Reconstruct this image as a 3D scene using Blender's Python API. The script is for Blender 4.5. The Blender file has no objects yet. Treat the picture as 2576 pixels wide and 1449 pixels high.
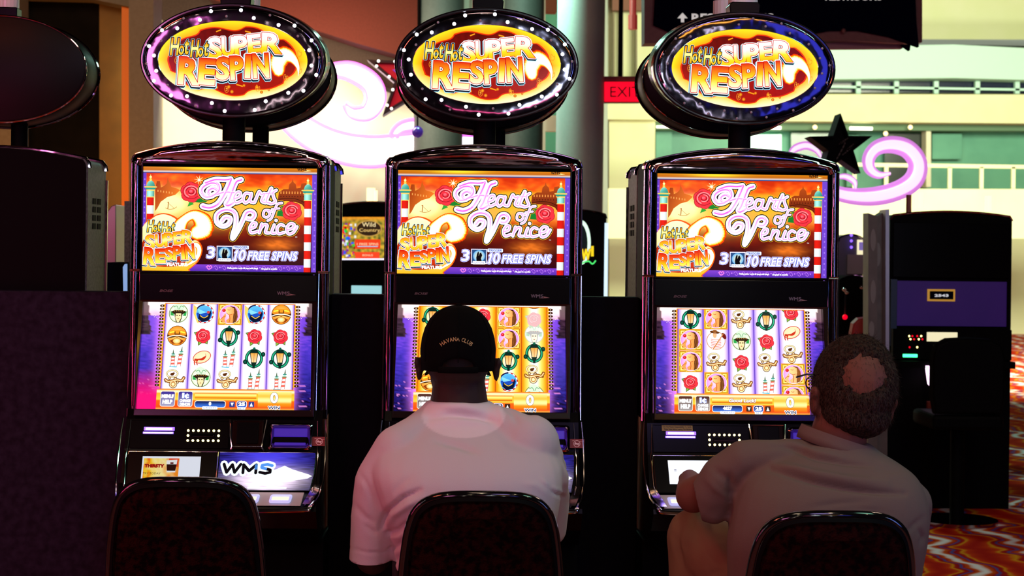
import bpy, bmesh, math, random
from math import sin, cos, pi, radians, sqrt, atan2, hypot
from mathutils import Vector, Matrix, noise
from mathutils.geometry import tessellate_polygon
from mathutils.bvhtree import BVHTree
random.seed(7)
SC = bpy.context.scene
COL = SC.collection

# ------------------------------------------------------------------ camera
FPX, CX, CY, W, H = 4250.0, 1288.0, 724.5, 2576.0, 1449.0
CAMD = 5.0                      # distance camera -> front plane of the machine row (y = 0)
CAMZ = 1.45
HOR, VPX = 630.0, 1150.0
cam_data = bpy.data.cameras.new('camera')
cam = bpy.data.objects.new('camera', cam_data)
COL.objects.link(cam)
cam_data.sensor_width = 36.0
cam_data.lens = FPX / W * 36.0
cam_data.shift_y = -(CY - HOR) / W
cam_data.clip_end = 200
YAW = -math.atan((CX - VPX) / FPX)
ROLL = radians(0.68)
cam.matrix_world = Matrix.Translation((0, -CAMD, CAMZ)) @ Matrix.Rotation(YAW, 4, 'Z') @ Matrix.Rotation(radians(90), 4, 'X') @ Matrix.Rotation(ROLL, 4, 'Z')
cam_data.dof.use_dof = True
cam_data.dof.focus_distance = 4.7
cam_data.dof.aperture_fstop = 8.0
SC.camera = cam
CAMM = cam.matrix_world.copy()
CAMI = CAMM.inverted()

# ------------------------------------------------------------------ exposure, world
SC.view_settings.view_transform = 'Standard'
SC.view_settings.look = 'None'
SC.view_settings.exposure = 0.0
SC.view_settings.gamma = 1.0
SC.view_settings.use_curve_mapping = False
world = bpy.data.worlds.new('world')
SC.world = world
world.use_nodes = True
world.node_tree.nodes['Background'].inputs[0].default_value = (0.30, 0.20, 0.24, 1)
world.node_tree.nodes['Background'].inputs[1].default_value = 0.012

def area(name, loc, target, size, energy, color, size_y=None, spread=None):
    l = bpy.data.lights.new(name, 'AREA')
    l.energy = energy
    l.color = color
    l.size = size
    if size_y:
        l.shape = 'RECTANGLE'
        l.size_y = size_y
    else:
        l.shape = 'DISK'
    if spread:
        l.spread = spread
    o = bpy.data.objects.new(name, l)
    COL.objects.link(o)
    o.location = loc
    d = Vector(target) - Vector(loc)
    o.rotation_euler = d.to_track_quat('-Z', 'Y').to_euler()
    return o

# coloured casino lighting behind and above the camera
area('ceiling_lamp_rose', (-2.5, -2.7, 4.1), (-0.1, -0.8, 0.9), 0.9, 33, (1.0, 0.17, 0.09))
area('ceiling_lamp_mint', (2.5, -2.0, 4.1), (0.4, -0.8, 1.0), 0.8, 17, (0.40, 1.0, 0.70))
area('ceiling_lamp_violet', (1.0, -3.9, 4.0), (0.2, -0.9, 0.8), 0.9, 19, (0.55, 0.42, 1.0))
area('ceiling_lamp_amber', (0.0, -1.9, 4.3), (0.3, -0.8, 0.9), 0.5, 7, (1.0, 0.72, 0.50))
area('reflection_light_orange', (1.7, -6.6, 3.4), (0.8, 0, 1.9), 0.9, 5, (1.0, 0.45, 0.05), 0.14)  # orange and pink strips added for reflections in the chrome caps
area('reflection_light_pink', (0.4, -6.6, 2.2), (0.2, 0, 1.7), 0.9, 3, (1.0, 0.12, 0.30), 0.10)
# area lights added behind and beside the camera for reflections in rings and rails
area('reflection_light_magenta', (-2.55, -7.6, 2.60), (-1.0, 0, 2.0), 0.9, 44, (1.0, 0.24, 0.66), 1.2)
area('reflection_light_white', (0.78, -7.6, 2.55), (0.3, 0, 1.9), 0.55, 13, (0.70, 0.92, 1.0), 0.4)
area('reflection_light_blue', (2.75, -7.6, 2.95), (1.0, 0, 2.0), 0.8, 7, (0.07, 0.09, 1.0), 1.1)
area('reflection_light_red', (-2.1, -1.5, 1.2), (-1.0, 0.1, 1.1), 0.3, 8, (1.0, 0.05, 0.22), 1.0)
area('reflection_light_blue_right', (2.9, -2.2, 1.45), (1.2, 0.0, 1.3), 0.3, 9, (0.10, 0.22, 1.0), 1.2)
# small warm downlights added overhead for glints on the rims
for _i, (_x, _y, _z) in enumerate([(-2.4, -3.2, 3.5), (-1.2, -2.4, 3.6), (0.1, -2.8, 3.6), (1.3, -2.4, 3.6), (2.6, -3.0, 3.5), (-0.5, -5.6, 3.4), (0.7, -6.2, 3.4), (-1.9, -5.0, 3.2), (2.0, -5.2, 3.3)]):
    area('glint_downlight', (_x, _y, _z), (_x, _y, 0), 0.09, 4.5, (1.0, 0.78, 0.5))
for _x, _y, _z, _e, _c in ((-3.6, -2.6, 1.9, 5, (1.0, 0.9, 0.95)), (3.9, -2.8, 1.9, 4, (0.9, 0.92, 1.0)), (-1.3, -8.5, 2.0, 5, (1.0, 0.85, 0.7)), (1.9, -8.5, 2.0, 5, (0.9, 0.95, 1.0))):  # tall thin lights added for bright streaks in the chrome rails
    area('reflection_strip', (_x, _y, _z), (0.1, 0.0, 1.5), 0.05, _e, _c, 2.0)
# lights of the hall behind the machines
area('hall_cream_wash', (-1.5, 9.3, 3.2), (-1.5, 12.0, 1.9), 1.8, 185, (1.0, 0.96, 0.74), 0.5)
area('hall_left_wash', (-2.4, 5.6, 3.6), (-3.4, 9.0, 2.6), 0.5, 34, (1.0, 0.80, 0.55))  # dim warm wash added to brighten the olive and ochre walls
area('hall_red_wash', (-0.9, 7.0, 3.7), (-1.0, 10.6, 4.3), 0.8, 13, (1.0, 0.30, 0.16))
area('hall_orange_wash', (-3.2, 7.2, 1.35), (-3.6, 9.0, 2.2), 0.4, 26, (1.0, 0.38, 0.03))
area('hall_mint_wash', (0.1, 8.8, 4.3), (1.0, 9.0, 2.3), 0.5, 120, (0.50, 1.0, 0.80), 0.6)
area('atrium_wash', (7.0, 12.0, 5.0), (7.0, 25.0, 3.6), 7.0, 1750, (0.96, 1.0, 0.70), 2.0)
area('atrium_floor_wash', (5.0, 14.0, 1.2), (6.5, 25.0, 4.0), 5.0, 420, (0.92, 1.0, 0.78), 1.0)
area('carpet_wash', (2.6, 1.0, 3.4), (1.9, 2.4, 0), 0.5, 22, (1.0, 0.72, 0.55))

# ------------------------------------------------------------------ photo pixel -> place
def ray(px, py):
    d = Vector(((px - CX) / FPX, -(py - CY) / FPX + cam_data.shift_y * W / FPX, -1.0))
    return (CAMM.to_3x3() @ d)
def P(px, py, Y):
    d = ray(px, py)
    t = (Y + CAMD) / d.y
    return Vector((0, -CAMD, CAMZ)) + d * t
def R(Y):
    return (Y + CAMD) / FPX
def proj(v):
    c = CAMI @ Vector(v)
    x = -c.x / c.z * FPX
    y = -c.y / c.z * FPX
    return (CX + x, CY - y + cam_data.shift_y * W)

# ------------------------------------------------------------------ materials
def lin(c):
    return c / 12.92 if c <= 0.04045 else ((c + 0.055) / 1.055) ** 2.4
def hx(s):
    s = s.lstrip('#')
    return tuple(lin(int(s[i:i + 2], 16) / 255) for i in (0, 2, 4))
def mix(a, b, t):
    t = max(0.0, min(1.0, t))
    return tuple(a[i] + (b[i] - a[i]) * t for i in range(3))
def ramp(stops, t):
    if t <= stops[0][0]:
        return stops[0][1]
    for (t0, c0), (t1, c1) in zip(stops, stops[1:]):
        if t <= t1:
            return mix(c0, c1, (t - t0) / max(1e-6, t1 - t0))
    return stops[-1][1]
MATS = {}
def mat(name, color=(0.5, 0.5, 0.5), rough=0.5, metal=0.0, emit=None, es=1.0, spec=0.5, coat=0.0, bump=None, vary=None, alpha=None, trans=0.0):
    """procedural principled material; bump=(scale, strength[, detail]); vary=(scale, colour2, contrast)"""
    m = bpy.data.materials.new(name)
    m.use_nodes = True
    nt = m.node_tree
    b = nt.nodes['Principled BSDF']
    b.inputs['Base Color'].default_value = (*color, 1)
    b.inputs['Roughness'].default_value = rough
    b.inputs['Metallic'].default_value = metal
    b.inputs['Specular IOR Level'].default_value = spec
    b.inputs['Coat Weight'].default_value = coat
    b.inputs['Coat Roughness'].default_value = 0.06
    b.inputs['Transmission Weight'].default_value = trans
    if emit is not None:
        b.inputs['Emission Color'].default_value = (*emit, 1)
        b.inputs['Emission Strength'].default_value = es
    tc = nt.nodes.new('ShaderNodeTexCoord')
    if bump:
        n = nt.nodes.new('ShaderNodeTexNoise')
        n.inputs['Scale'].default_value = bump[0]
        n.inputs['Detail'].default_value = bump[2] if len(bump) > 2 else 3
        nt.links.new(tc.outputs['Object'], n.inputs['Vector'])
        bp = nt.nodes.new('ShaderNodeBump')
        bp.inputs['Strength'].default_value = bump[1]
        bp.inputs['Distance'].default_value = 0.02
        nt.links.new(n.outputs['Fac'], bp.inputs['Height'])
        nt.links.new(bp.outputs['Normal'], b.inputs['Normal'])
    if vary:
        n = nt.nodes.new('ShaderNodeTexNoise')
        n.inputs['Scale'].default_value = vary[0]
        n.inputs['Detail'].default_value = 5
        nt.links.new(tc.outputs['Object'], n.inputs['Vector'])
        cr = nt.nodes.new('ShaderNodeValToRGB')
        k = vary[2] if len(vary) > 2 else 0.2
        cr.color_ramp.elements[0].position = 0.5 - k
        cr.color_ramp.elements[1].position = 0.5 + k
        cr.color_ramp.elements[0].color = (*color, 1)
        cr.color_ramp.elements[1].color = (*vary[1], 1)
        nt.links.new(n.outputs['Fac'], cr.inputs['Fac'])
        nt.links.new(cr.outputs['Color'], b.inputs['Base Color'])
    MATS[name] = m
    return m
def art_mat(name, strength, gloss=0.12):
    m = bpy.data.materials.new(name)
    m.use_nodes = True
    nt = m.node_tree
    b = nt.nodes['Principled BSDF']
    a = nt.nodes.new('ShaderNodeAttribute')
    a.attribute_name = 'Col'
    b.inputs['Base Color'].default_value = (0.004, 0.004, 0.004, 1)
    b.inputs['Roughness'].default_value = gloss
    b.inputs['Specular IOR Level'].default_value = 0.06
    nt.links.new(a.outputs['Color'], b.inputs['Emission Color'])
    b.inputs['Emission Strength'].default_value = strength
    m.cycles.emission_sampling = 'NONE'
    MATS[name] = m
    return m
def print_mat(name, rough=0.5):
    m = bpy.data.materials.new(name)
    m.use_nodes = True
    nt = m.node_tree
    b = nt.nodes['Principled BSDF']
    a = nt.nodes.new('ShaderNodeAttribute')
    a.attribute_name = 'Col'
    b.inputs['Roughness'].default_value = rough
    nt.links.new(a.outputs['Color'], b.inputs['Base Color'])
    MATS[name] = m
    return m

M_SCREEN = art_mat('lit_screen_picture', 1.35)
M_SIGNART = art_mat('backlit_sign_picture', 1.25)
M_DIMART = art_mat('small_dim_display', 0.8)
M_PRINT = print_mat('printed_sticker')
M_BLACK = mat('black_gloss_plastic', (0.0025, 0.002, 0.0025), 0.2, spec=0.12)
M_BLACKM = mat('black_matt_plastic', (0.0018, 0.0018, 0.002), 0.6, spec=0.05)
M_CHROME = mat('dark_purple_chrome', (0.40, 0.30, 0.34), 0.07, 1.0, bump=(9, 0.16, 2))
M_TRIM = mat('bright_chrome_trim', (0.85, 0.80, 0.78), 0.12, 1.0)
M_BROWNGL = mat('brown_black_gloss_panel', (0.010, 0.0025, 0.002), 0.14, spec=0.35, coat=0.25)
M_RING = mat('mirror_black_ring_film', (0.17, 0.14, 0.19), 0.07, 1.0, bump=(11, 0.10, 2))
M_HOUSING2 = mat('dull_black_sign_back', (0.003, 0.003, 0.003), 0.45, spec=0.15)
M_HOUSING = mat('black_gloss_sign_housing', (0.006, 0.005, 0.007), 0.16, spec=0.7, coat=0.6)
M_GREYSIDE = mat('grey_speckled_cabinet_side', (0.12, 0.12, 0.125), 0.5, vary=(90, (0.20, 0.20, 0.21), 0.1))
M_BULBON = mat('lit_white_bulb', (1, 1, 1), 0.3, emit=(0.88, 0.88, 1.0), es=14)
M_BULBOFF = mat('unlit_clear_bulb', (0.35, 0.34, 0.36), 0.12, spec=0.9)
M_LAMP = mat('ribbed_clear_lamp_cover', (0.75, 0.72, 0.70), 0.18, spec=0.8)
M_DOT = mat('amber_indicator_light', (0.5, 0.4, 0.1), 0.3, emit=(1.0, 0.80, 0.25), es=5)
M_VIOLETLED = mat('violet_slot_light', (0.2, 0.1, 0.5), 0.3, emit=(0.22, 0.10, 1.0), es=2.2)
M_WHITELED = mat('white_slot_light', (0.8, 0.8, 0.9), 0.3, emit=(0.85, 0.82, 1.0), es=4)
M_BLUEPLASTIC = mat('blue_violet_plastic', (0.03, 0.015, 0.25), 0.3, emit=(0.06, 0.02, 0.5), es=0.5)
M_DECK = mat('lit_button_deck', (0.55, 0.5, 0.45), 0.25, spec=0.7)
M_BUTTON = mat('clear_push_button', (0.6, 0.6, 0.7), 0.15, emit=(0.45, 0.5, 1.0), es=0.7, spec=0.8)
M_BUTTONIN = mat('button_glow_plate', (0.9, 0.8, 0.5), 0.3, emit=(1.0, 0.85, 0.45), es=1.3)
M_GREYINK = mat('grey_logo_ink', (0.20, 0.17, 0.17), 0.35)
M_RIM = mat('black_lacquer_chair_rim', (0.004, 0.004, 0.004), 0.09, spec=0.5, coat=0.3)
M_FABRIC = mat('dark_maroon_chair_fabric', (0.016, 0.0024, 0.002), 0.9, spec=0.03, bump=(260, 0.5, 2), vary=(60, (0.0025, 0.0008, 0.0008), 0.10))
def yoke_mix(m, c2):
    nt = m.node_tree; b = nt.nodes['Principled BSDF']
    a = nt.nodes.new('ShaderNodeAttribute'); a.attribute_name = 'yoke'
    x = nt.nodes.new('ShaderNodeMix'); x.data_type = 'RGBA'
    x.inputs[6].default_value = b.inputs['Base Color'].default_value[:]; x.inputs[7].default_value = (*c2, 1)
    nt.links.new(a.outputs['Fac'], x.inputs[0]); nt.links.new(x.outputs[2], b.inputs['Base Color'])
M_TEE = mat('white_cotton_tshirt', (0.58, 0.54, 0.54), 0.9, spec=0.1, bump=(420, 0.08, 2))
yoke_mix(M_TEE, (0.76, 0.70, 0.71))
M_POLO = mat('beige_polo_shirt', (0.155, 0.115, 0.088), 0.9, spec=0.1, bump=(380, 0.08, 2))
M_KHAKI = mat('khaki_trousers', (0.22, 0.12, 0.065), 0.85, spec=0.15)
M_DARKCLOTH = mat('dark_navy_trousers', (0.01, 0.01, 0.014), 0.9)
M_SKINDARK = mat('dark_brown_skin', (0.030, 0.014, 0.010), 0.6, spec=0.25)
M_SKIN = mat('tanned_skin', (0.15, 0.052, 0.030), 0.6, spec=0.25)
M_CAPBLACK = mat('black_cap_cloth', (0.003, 0.003, 0.003), 0.95, spec=0.05)
M_CAPYARN = mat('gold_embroidery', (0.50, 0.36, 0.13), 0.6)
M_HAIR = mat('grey_brown_hair', (0.008, 0.004, 0.0025), 0.8, spec=0.1, bump=(120, 0.7, 5), vary=(160, (0.045, 0.026, 0.016), 0.12))
M_HAIRGREY = mat('grey_brown_hair_strands', (0.050, 0.028, 0.017), 0.6, spec=0.25)  # paler copy of the grey-brown hair, so the strands look lit
M_HAIRBLACK = mat('short_black_hair', (0.008, 0.006, 0.006), 0.9)

# ------------------------------------------------------------------ mesh helpers
def tag(o, label=None, cat=None, group=None, kind=None):
    if label: o['label'] = label
    if cat: o['category'] = cat
    if group: o['group'] = group
    if kind: o['kind'] = kind
    return o
def empty(name, loc=(0, 0, 0), rz=0.0):
    o = bpy.data.objects.new(name, None)
    o.empty_display_size = 0.1
    COL.objects.link(o)
    o.location = loc
    o.rotation_euler = (0, 0, rz)
    return o
class MB:
    def __init__(s):
        s.v = []; s.f = []; s.m = []
    def add(s, vs, fs, mi=0):
        b = len(s.v)
        s.v += [tuple(q) for q in vs]
        s.f += [tuple(i + b for i in f) for f in fs]
        s.m += [mi] * len(fs)
        return s
    def box(s, x0, x1, y0, y1, z0, z1, mi=0):
        return s.add([(x0, y0, z0), (x1, y0, z0), (x1, y1, z0), (x0, y1, z0), (x0, y0, z1), (x1, y0, z1), (x1, y1, z1), (x0, y1, z1)],
                     [(0, 3, 2, 1), (4, 5, 6, 7), (0, 1, 5, 4), (1, 2, 6, 5), (2, 3, 7, 6), (3, 0, 4, 7)], mi)
    def prism(s, pts, y0, y1, mi=0, taper=0.0):
        """pts: (x,z) outline, extruded along y; taper insets the y0 end"""
        n = len(pts)
        cx = sum(p[0] for p in pts) / n; cz = sum(p[1] for p in pts) / n
        def ins(p):
            dx, dz = p[0] - cx, p[1] - cz
            L = hypot(dx, dz) or 1
            return (p[0] - dx / L * taper, p[1] - dz / L * taper)
        f = [(*[ins(p)[0]], y0, ins(p)[1]) for p in pts]
        vs = f + [(p[0], y1, p[1]) for p in pts]
        fs = [tuple(range(n)), tuple(range(2 * n - 1, n - 1, -1))]
        fs += [(i, n + i, n + (i + 1) % n, (i + 1) % n) for i in range(n)]
        return s.add(vs, fs, mi)
    def rings(s, rings, mi=0, closed=True, cap=True):
        """list of rings with the same point count"""
        n = len(rings[0])
        vs = [p for r in rings for p in r]
        fs = []
        for k in range(len(rings) - 1):
            for i in range(n if closed else n - 1):
                j = (i + 1) % n
                fs.append((k * n + i, k * n + j, (k + 1) * n + j, (k + 1) * n + i))
        if cap:
            fs.append(tuple(range(n - 1, -1, -1)))
            fs.append(tuple(range((len(rings) - 1) * n, len(rings) * n)))
        return s.add(vs, fs, mi)
    def tube(s, path, r, n=8, mi=0, closed=False):
        path = [Vector(p) for p in path]
        rr = r if isinstance(r, (list, tuple)) else [r] * len(path)
        K = len(path)
        rings = []
        up = Vector((0.13, 0.21, 0.97)).normalized()
        prev = None
        for i, p in enumerate(path):
            if closed:
                t = path[(i + 1) % K] - path[i - 1]
            else:
                t = path[min(i + 1, K - 1)] - path[max(i - 1, 0)]
            t.normalize()
            if prev is None:
                a = t.cross(up)
                if a.length < 0.2:
                    a = t.cross(Vector((1, 0, 0)))
            else:
                a = prev - t * prev.dot(t)
            a.normalize(); prev = a
            b = t.cross(a)
            rings.append([p + a * (cos(2 * pi * k / n) * rr[i]) + b * (sin(2 * pi * k / n) * rr[i]) for k in range(n)])
        if closed:
            rings.append(rings[0])
        return s.rings(rings, mi, True, not closed)
    def sphere(s, c, r, nu=12, nv=8, mi=0, rot=None):
        r = r if isinstance(r, (list, tuple)) else (r, r, r)
        c = Vector(c)
        vs = []
        def pt(q):
            q = Vector(q)
            if rot: q = rot @ q
            return c + q
        vs.append(pt((0, 0, r[2])))
        for j in range(1, nv):
            a = pi * j / nv
            for i in range(nu):
                t = 2 * pi * i / nu
                vs.append(pt((r[0] * sin(a) * cos(t), r[1] * sin(a) * sin(t), r[2] * cos(a))))
        vs.append(pt((0, 0, -r[2])))
        fs = [(0, 1 + i, 1 + (i + 1) % nu) for i in range(nu)]
        for j in range(nv - 2):
            for i in range(nu):
                a = 1 + j * nu + i; b = 1 + j * nu + (i + 1) % nu
                fs.append((a, a + nu, b + nu, b))
        L = len(vs) - 1
        fs += [(L, L - nu + (i + 1) % nu, L - nu + i) for i in range(nu)]
        return s.add(vs, fs, mi)
    def build(s, name, mats, parent=None, smooth=True, bevel=0.0, seg=2, angle=35, sub=0):
        me = bpy.data.meshes.new(name)
        me.from_pydata(s.v, [], s.f)
        mats = mats if isinstance(mats, (list, tuple)) else [mats]
        for m in mats:
            me.materials.append(m)
        if len(mats) > 1:
            me.polygons.foreach_set('material_index', s.m)
        bm = bmesh.new(); bm.from_mesh(me)
        bmesh.ops.remove_doubles(bm, verts=bm.verts, dist=1e-6)
        bmesh.ops.recalc_face_normals(bm, faces=bm.faces)
        bm.to_mesh(me); bm.free()
        if smooth:
            me.shade_smooth() if hasattr(me, 'shade_smooth') else None
            try:
                me.set_sharp_from_angle(angle=radians(angle))
            except Exception:
                pass
        o = bpy.data.objects.new(name, me)
        COL.objects.link(o)
        if parent: o.parent = parent
        if bevel:
            b = o.modifiers.new('bevel', 'BEVEL')
            b.width = bevel; b.segments = seg; b.limit_method = 'ANGLE'; b.angle_limit = radians(40)
        if sub:
            q = o.modifiers.new('sub', 'SUBSURF'); q.levels = sub; q.render_levels = sub
        return o
def catmull(pts, n=8, closed=False):
    out = []
    K = len(pts)
    rng = range(K if closed else K - 1)
    for i in rng:
        if closed:
            p0, p1, p2, p3 = pts[i - 1], pts[i], pts[(i + 1) % K], pts[(i + 2) % K]
        else:
            p0 = pts[i - 1] if i else pts[0]
            p1, p2 = pts[i], pts[i + 1]
            p3 = pts[i + 2] if i + 2 < K else pts[-1]
        for k in range(n):
            t = k / n
            out.append(tuple(0.5 * ((2 * b) + (c - a) * t + (2 * a - 5 * b + 4 * c - d) * t * t + (3 * b - a - 3 * c + d) * t ** 3) for a, b, c, d in zip(p0, p1, p2, p3)))
    if not closed:
        out.append(tuple(pts[-1]))
    return out
def copy_tree(o, parent=None):
    c = o.copy(); COL.objects.link(c)
    if parent: c.parent = parent
    for ch in list(o.children):
        copy_tree(ch, c)
    return c

# ------------------------------------------------------------------ lettering from the built-in font
_G = {}
def glyphs(s, off=0.0):
    key = (s, off)
    if key in _G: return _G[key]
    cu = bpy.data.curves.new('lettering', 'FONT')
    cu.body = s; cu.size = 1; cu.resolution_u = 3; cu.offset = off
    ob = bpy.data.objects.new('lettering', cu)
    COL.objects.link(ob)
    dg = bpy.context.evaluated_depsgraph_get()
    me = bpy.data.meshes.new_from_object(ob.evaluated_get(dg))
    bm = bmesh.new(); bm.from_mesh(me)
    bmesh.ops.remove_doubles(bm, verts=bm.verts, dist=1e-5)
    xs = [v.co.x for v in bm.verts]; ys = [v.co.y for v in bm.verts]
    x0, x1, y0, y1 = min(xs), max(xs), min(ys), max(ys)
    edges0 = [(e.verts[0].co.copy(), e.verts[1].co.copy()) for e in bm.edges if len(e.link_faces) == 1]
    for k in (0.3, 0.5, 0.7):
        bmesh.ops.bisect_plane(bm, geom=bm.verts[:] + bm.edges[:] + bm.faces[:], plane_co=(0, y0 + (y1 - y0) * k, 0), plane_no=(0, 1, 0))
    bmesh.ops.triangulate(bm, faces=bm.faces)
    bm.verts.index_update()
    N = lambda c: ((c.x - x0) / (x1 - x0), (c.y - y0) / (y1 - y0))
    vs = [N(v.co) for v in bm.verts]
    ts = [tuple(v.index for v in f.verts) for f in bm.faces]
    es = [(N(a), N(b)) for a, b in edges0]
    bm.free()
    bpy.data.objects.remove(ob); bpy.data.curves.remove(cu); bpy.data.meshes.remove(me)
    _G[key] = (vs, ts, es, (x1 - x0) / (y1 - y0))
    return _G[key]

class Art:
    """flat picture made of coloured shapes; x right, y down, in picture units"""
    STEP = 0.00022
    def __init__(s):
        s.v = []; s.f = []; s.c = []; s.z = 0; s.T = None; s.clipx = None; s.clipy = None
    def up(s, n=1): s.z += n; return s
    def _p(s, p):
        if s.T:
            p = s.T(*p)
        return p
    def raw(s, pts, tris, cols):
        b = len(s.v)
        for p in pts:
            x, y = s._p(p)
            if s.clipx: x = min(max(x, s.clipx[0]), s.clipx[1])
            if s.clipy: y = min(max(y, s.clipy[0]), s.clipy[1])
            s.v.append((x, y, s.z))
        s.f += [tuple(i + b for i in t) for t in tris]
        s.c += cols
    def poly(s, pts, col):
        tris = tessellate_polygon([[Vector((p[0], p[1], 0)) for p in pts]])
        s.raw(pts, [tuple(t) for t in tris], [col(*p) if callable(col) else col for p in pts]); return s
    def rect(s, x0, y0, x1, y1, col, r=0):
        if r:
            pts = []
            for cx, cy, a0 in ((x1 - r, y0 + r, -90), (x1 - r, y1 - r, 0), (x0 + r, y1 - r, 90), (x0 + r, y0 + r, 180)):
                for k in range(5):
                    a = radians(a0 + 22.5 * k); pts.append((cx + r * cos(a), cy + r * sin(a)))
            return s.poly(pts, col)
        return s.poly([(x0, y0), (x1, y0), (x1, y1), (x0, y1)], col)
    def grid(s, x0, y0, x1, y1, nx, ny, fn):
        pts = [(x0 + (x1 - x0) * i / nx, y0 + (y1 - y0) * j / ny) for j in range(ny + 1) for i in range(nx + 1)]
        tr = []
        for j in range(ny):
            for i in range(nx):
                a = j * (nx + 1) + i
                tr.append((a, a + 1, a + nx + 2, a + nx + 1))
        s.raw(pts, tr, [fn(*p) for p in pts]); return s
    def ell(s, cx, cy, rx, ry, col, n=24, rot=0, a0=0, a1=360, edge=None):
        c, q = cos(radians(rot)), sin(radians(rot))
        full = abs(a1 - a0) >= 360
        pts = []
        for k in range(n + (0 if full else 1)):
            a = radians(a0 + (a1 - a0) * k / n)
            x, y = rx * cos(a), ry * sin(a)
            pts.append((cx + x * c - y * q, cy + x * q + y * c))
        if edge is not None:
            m = len(pts)
            s.raw([(cx, cy)] + pts, [(0, 1 + i, 1 + (i + 1) % m) for i in range(m)], [col] + [edge] * m)
            return s
        return s.poly(pts, col)
    def line(s, pts, w, col, cap=True):
        ww = w if isinstance(w, (list, tuple)) else [w] * len(pts)
        K = len(pts)
        V, T = [], []
        for i in range(K - 1):
            (x0, y0), (x1, y1) = pts[i][:2], pts[i + 1][:2]
            L = hypot(x1 - x0, y1 - y0)
            if L < 1e-9: continue
            nx, ny = -(y1 - y0) / L, (x1 - x0) / L
            a, b = ww[i] / 2, ww[i + 1] / 2
            k = len(V)
            V += [(x0 + nx * a, y0 + ny * a), (x0 - nx * a, y0 - ny * a), (x1 - nx * b, y1 - ny * b), (x1 + nx * b, y1 + ny * b)]
            T.append((k, k + 1, k + 2, k + 3))
        if cap:
            for i in range(K):
                x, y = pts[i][:2]; r = ww[i] / 2
                k = len(V); n = 8 if r > 0.7 else 6
                V += [(x + r * cos(2 * pi * q / n), y + r * sin(2 * pi * q / n)) for q in range(n)]
                T.append(tuple(range(k, k + n)))
        s.raw(V, T, [col(*p) if callable(col) else col for p in V]); return s
    def curve(s, pts, w, col, n=6, closed=False):
        c = catmull(pts, n, closed)
        if closed: c.append(c[0])
        return s.line(c, w, col)
    def text(s, t, cx, cy, w, h, fill, outs=(), shear=0, rot=0, bold=0.0, warp=None, shadow=None):
        vs, ts, es, asp = glyphs(t, bold)
        if w is None: w = h * asp
        c, q = cos(radians(rot)), sin(radians(rot))
        def mp(u, v):
            if warp: return warp(u, v)
            x = (u - 0.5) * w + shear * (v - 0.5) * h
            y = -(v - 0.5) * h
            return (cx + x * c - y * q, cy + x * q + y * c)
        if shadow:
            dx, dy, sc = shadow
            s.raw([(mp(*p)[0] + dx, mp(*p)[1] + dy) for p in vs], ts, [sc] * len(vs)); s.up()
        for ow, oc in outs:
            V, T = [], []
            for a, b in es:
                (x0, y0), (x1, y1) = mp(*a), mp(*b)
                L = hypot(x1 - x0, y1 - y0)
                if L < 1e-6: continue
                ex, ey = (x1 - x0) / L * ow * 0.5, (y1 - y0) / L * ow * 0.5
                nx, ny = -(y1 - y0) / L * ow, (x1 - x0) / L * ow
                k = len(V)
                V += [(x0 + nx - ex, y0 + ny - ey), (x0 - nx - ex, y0 - ny - ey), (x1 - nx + ex, y1 - ny + ey), (x1 + nx + ex, y1 + ny + ey)]
                T.append((k, k + 1, k + 2, k + 3))
                if ow > 0.6:
                    k = len(V)
                    V += [(x0 + ow * cos(pi * i / 3), y0 + ow * sin(pi * i / 3)) for i in range(6)]
                    T.append(tuple(range(k, k + 6)))
            s.raw(V, T, [oc] * len(V)); s.up()
        s.raw([mp(*p) for p in vs], ts, [fill(p[1]) if callable(fill) else fill for p in vs])
        return s
    def build(s, name, material, place, parent=None):
        """place(x, y, d) -> local 3-D point, d = distance in front of the panel"""
        me = bpy.data.meshes.new(name)
        me.from_pydata([place(x, y, z * s.STEP) for x, y, z in s.v], [], s.f)
        me.materials.append(material)
        at = me.color_attributes.new('Col', 'FLOAT_COLOR', 'POINT')
        flat = []
        for c in s.c: flat += [c[0], c[1], c[2], 1.0]
        at.data.foreach_set('color', flat)
        o = bpy.data.objects.new(name, me)
        COL.objects.link(o)
        if parent: o.parent = parent
        return o
# ================================================================== pictures shown on the screens and signs
WHITE = (1, 1, 1); BLK = hx('#08050a')
def nz(x, y, s=1.0, o=0.0):
    return noise.noise(Vector((x * s, y * s, o)))
def fire_fill(v):
    return ramp([(0, hx('#fff9d0')), (0.28, hx('#fff07a')), (0.42, hx('#fbd21c')), (0.7, hx('#f08a12')), (1, hx('#d8280c'))], v)
def fire_fill2(v):
    return ramp([(0, hx('#f8a010')), (0.3, hx('#fbd030')), (0.5, hx('#fff6a0')), (0.7, hx('#fbc01c')), (1, hx('#f07c10'))], v)
def big_letters(a, word, pts, hgt, fill, k=1.0, edge=hx('#c8180a'), halo=hx('#9fe4ff'), under=WHITE):
    """comic letters: pts = (cx, cy, w, h, rot) for each letter; layers drawn word-wide so outlines merge"""
    z = a.z
    for lay, (ow, oc, dx, dy) in enumerate([(3.4 * k, halo, -.4 * k, 2.2 * k), (2.6 * k, hx('#0a1020'), -.5 * k, 2.0 * k), (2.2 * k, under, 0, 0), (1.0 * k, edge, 0, 0)]):
        for ch, (cx, cy, w, h, rot) in zip(word, pts):
            a.z = z + lay * 2
            a.text(ch, cx + dx, cy + dy, w, h, oc, [(ow, oc)], rot=rot, bold=0.035)
    for ch, (cx, cy, w, h, rot) in zip(word, pts):
        a.z = z + 8
        a.text(ch, cx, cy, w, h, fill, rot=rot, bold=0.035)
    a.z = z + 9
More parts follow.
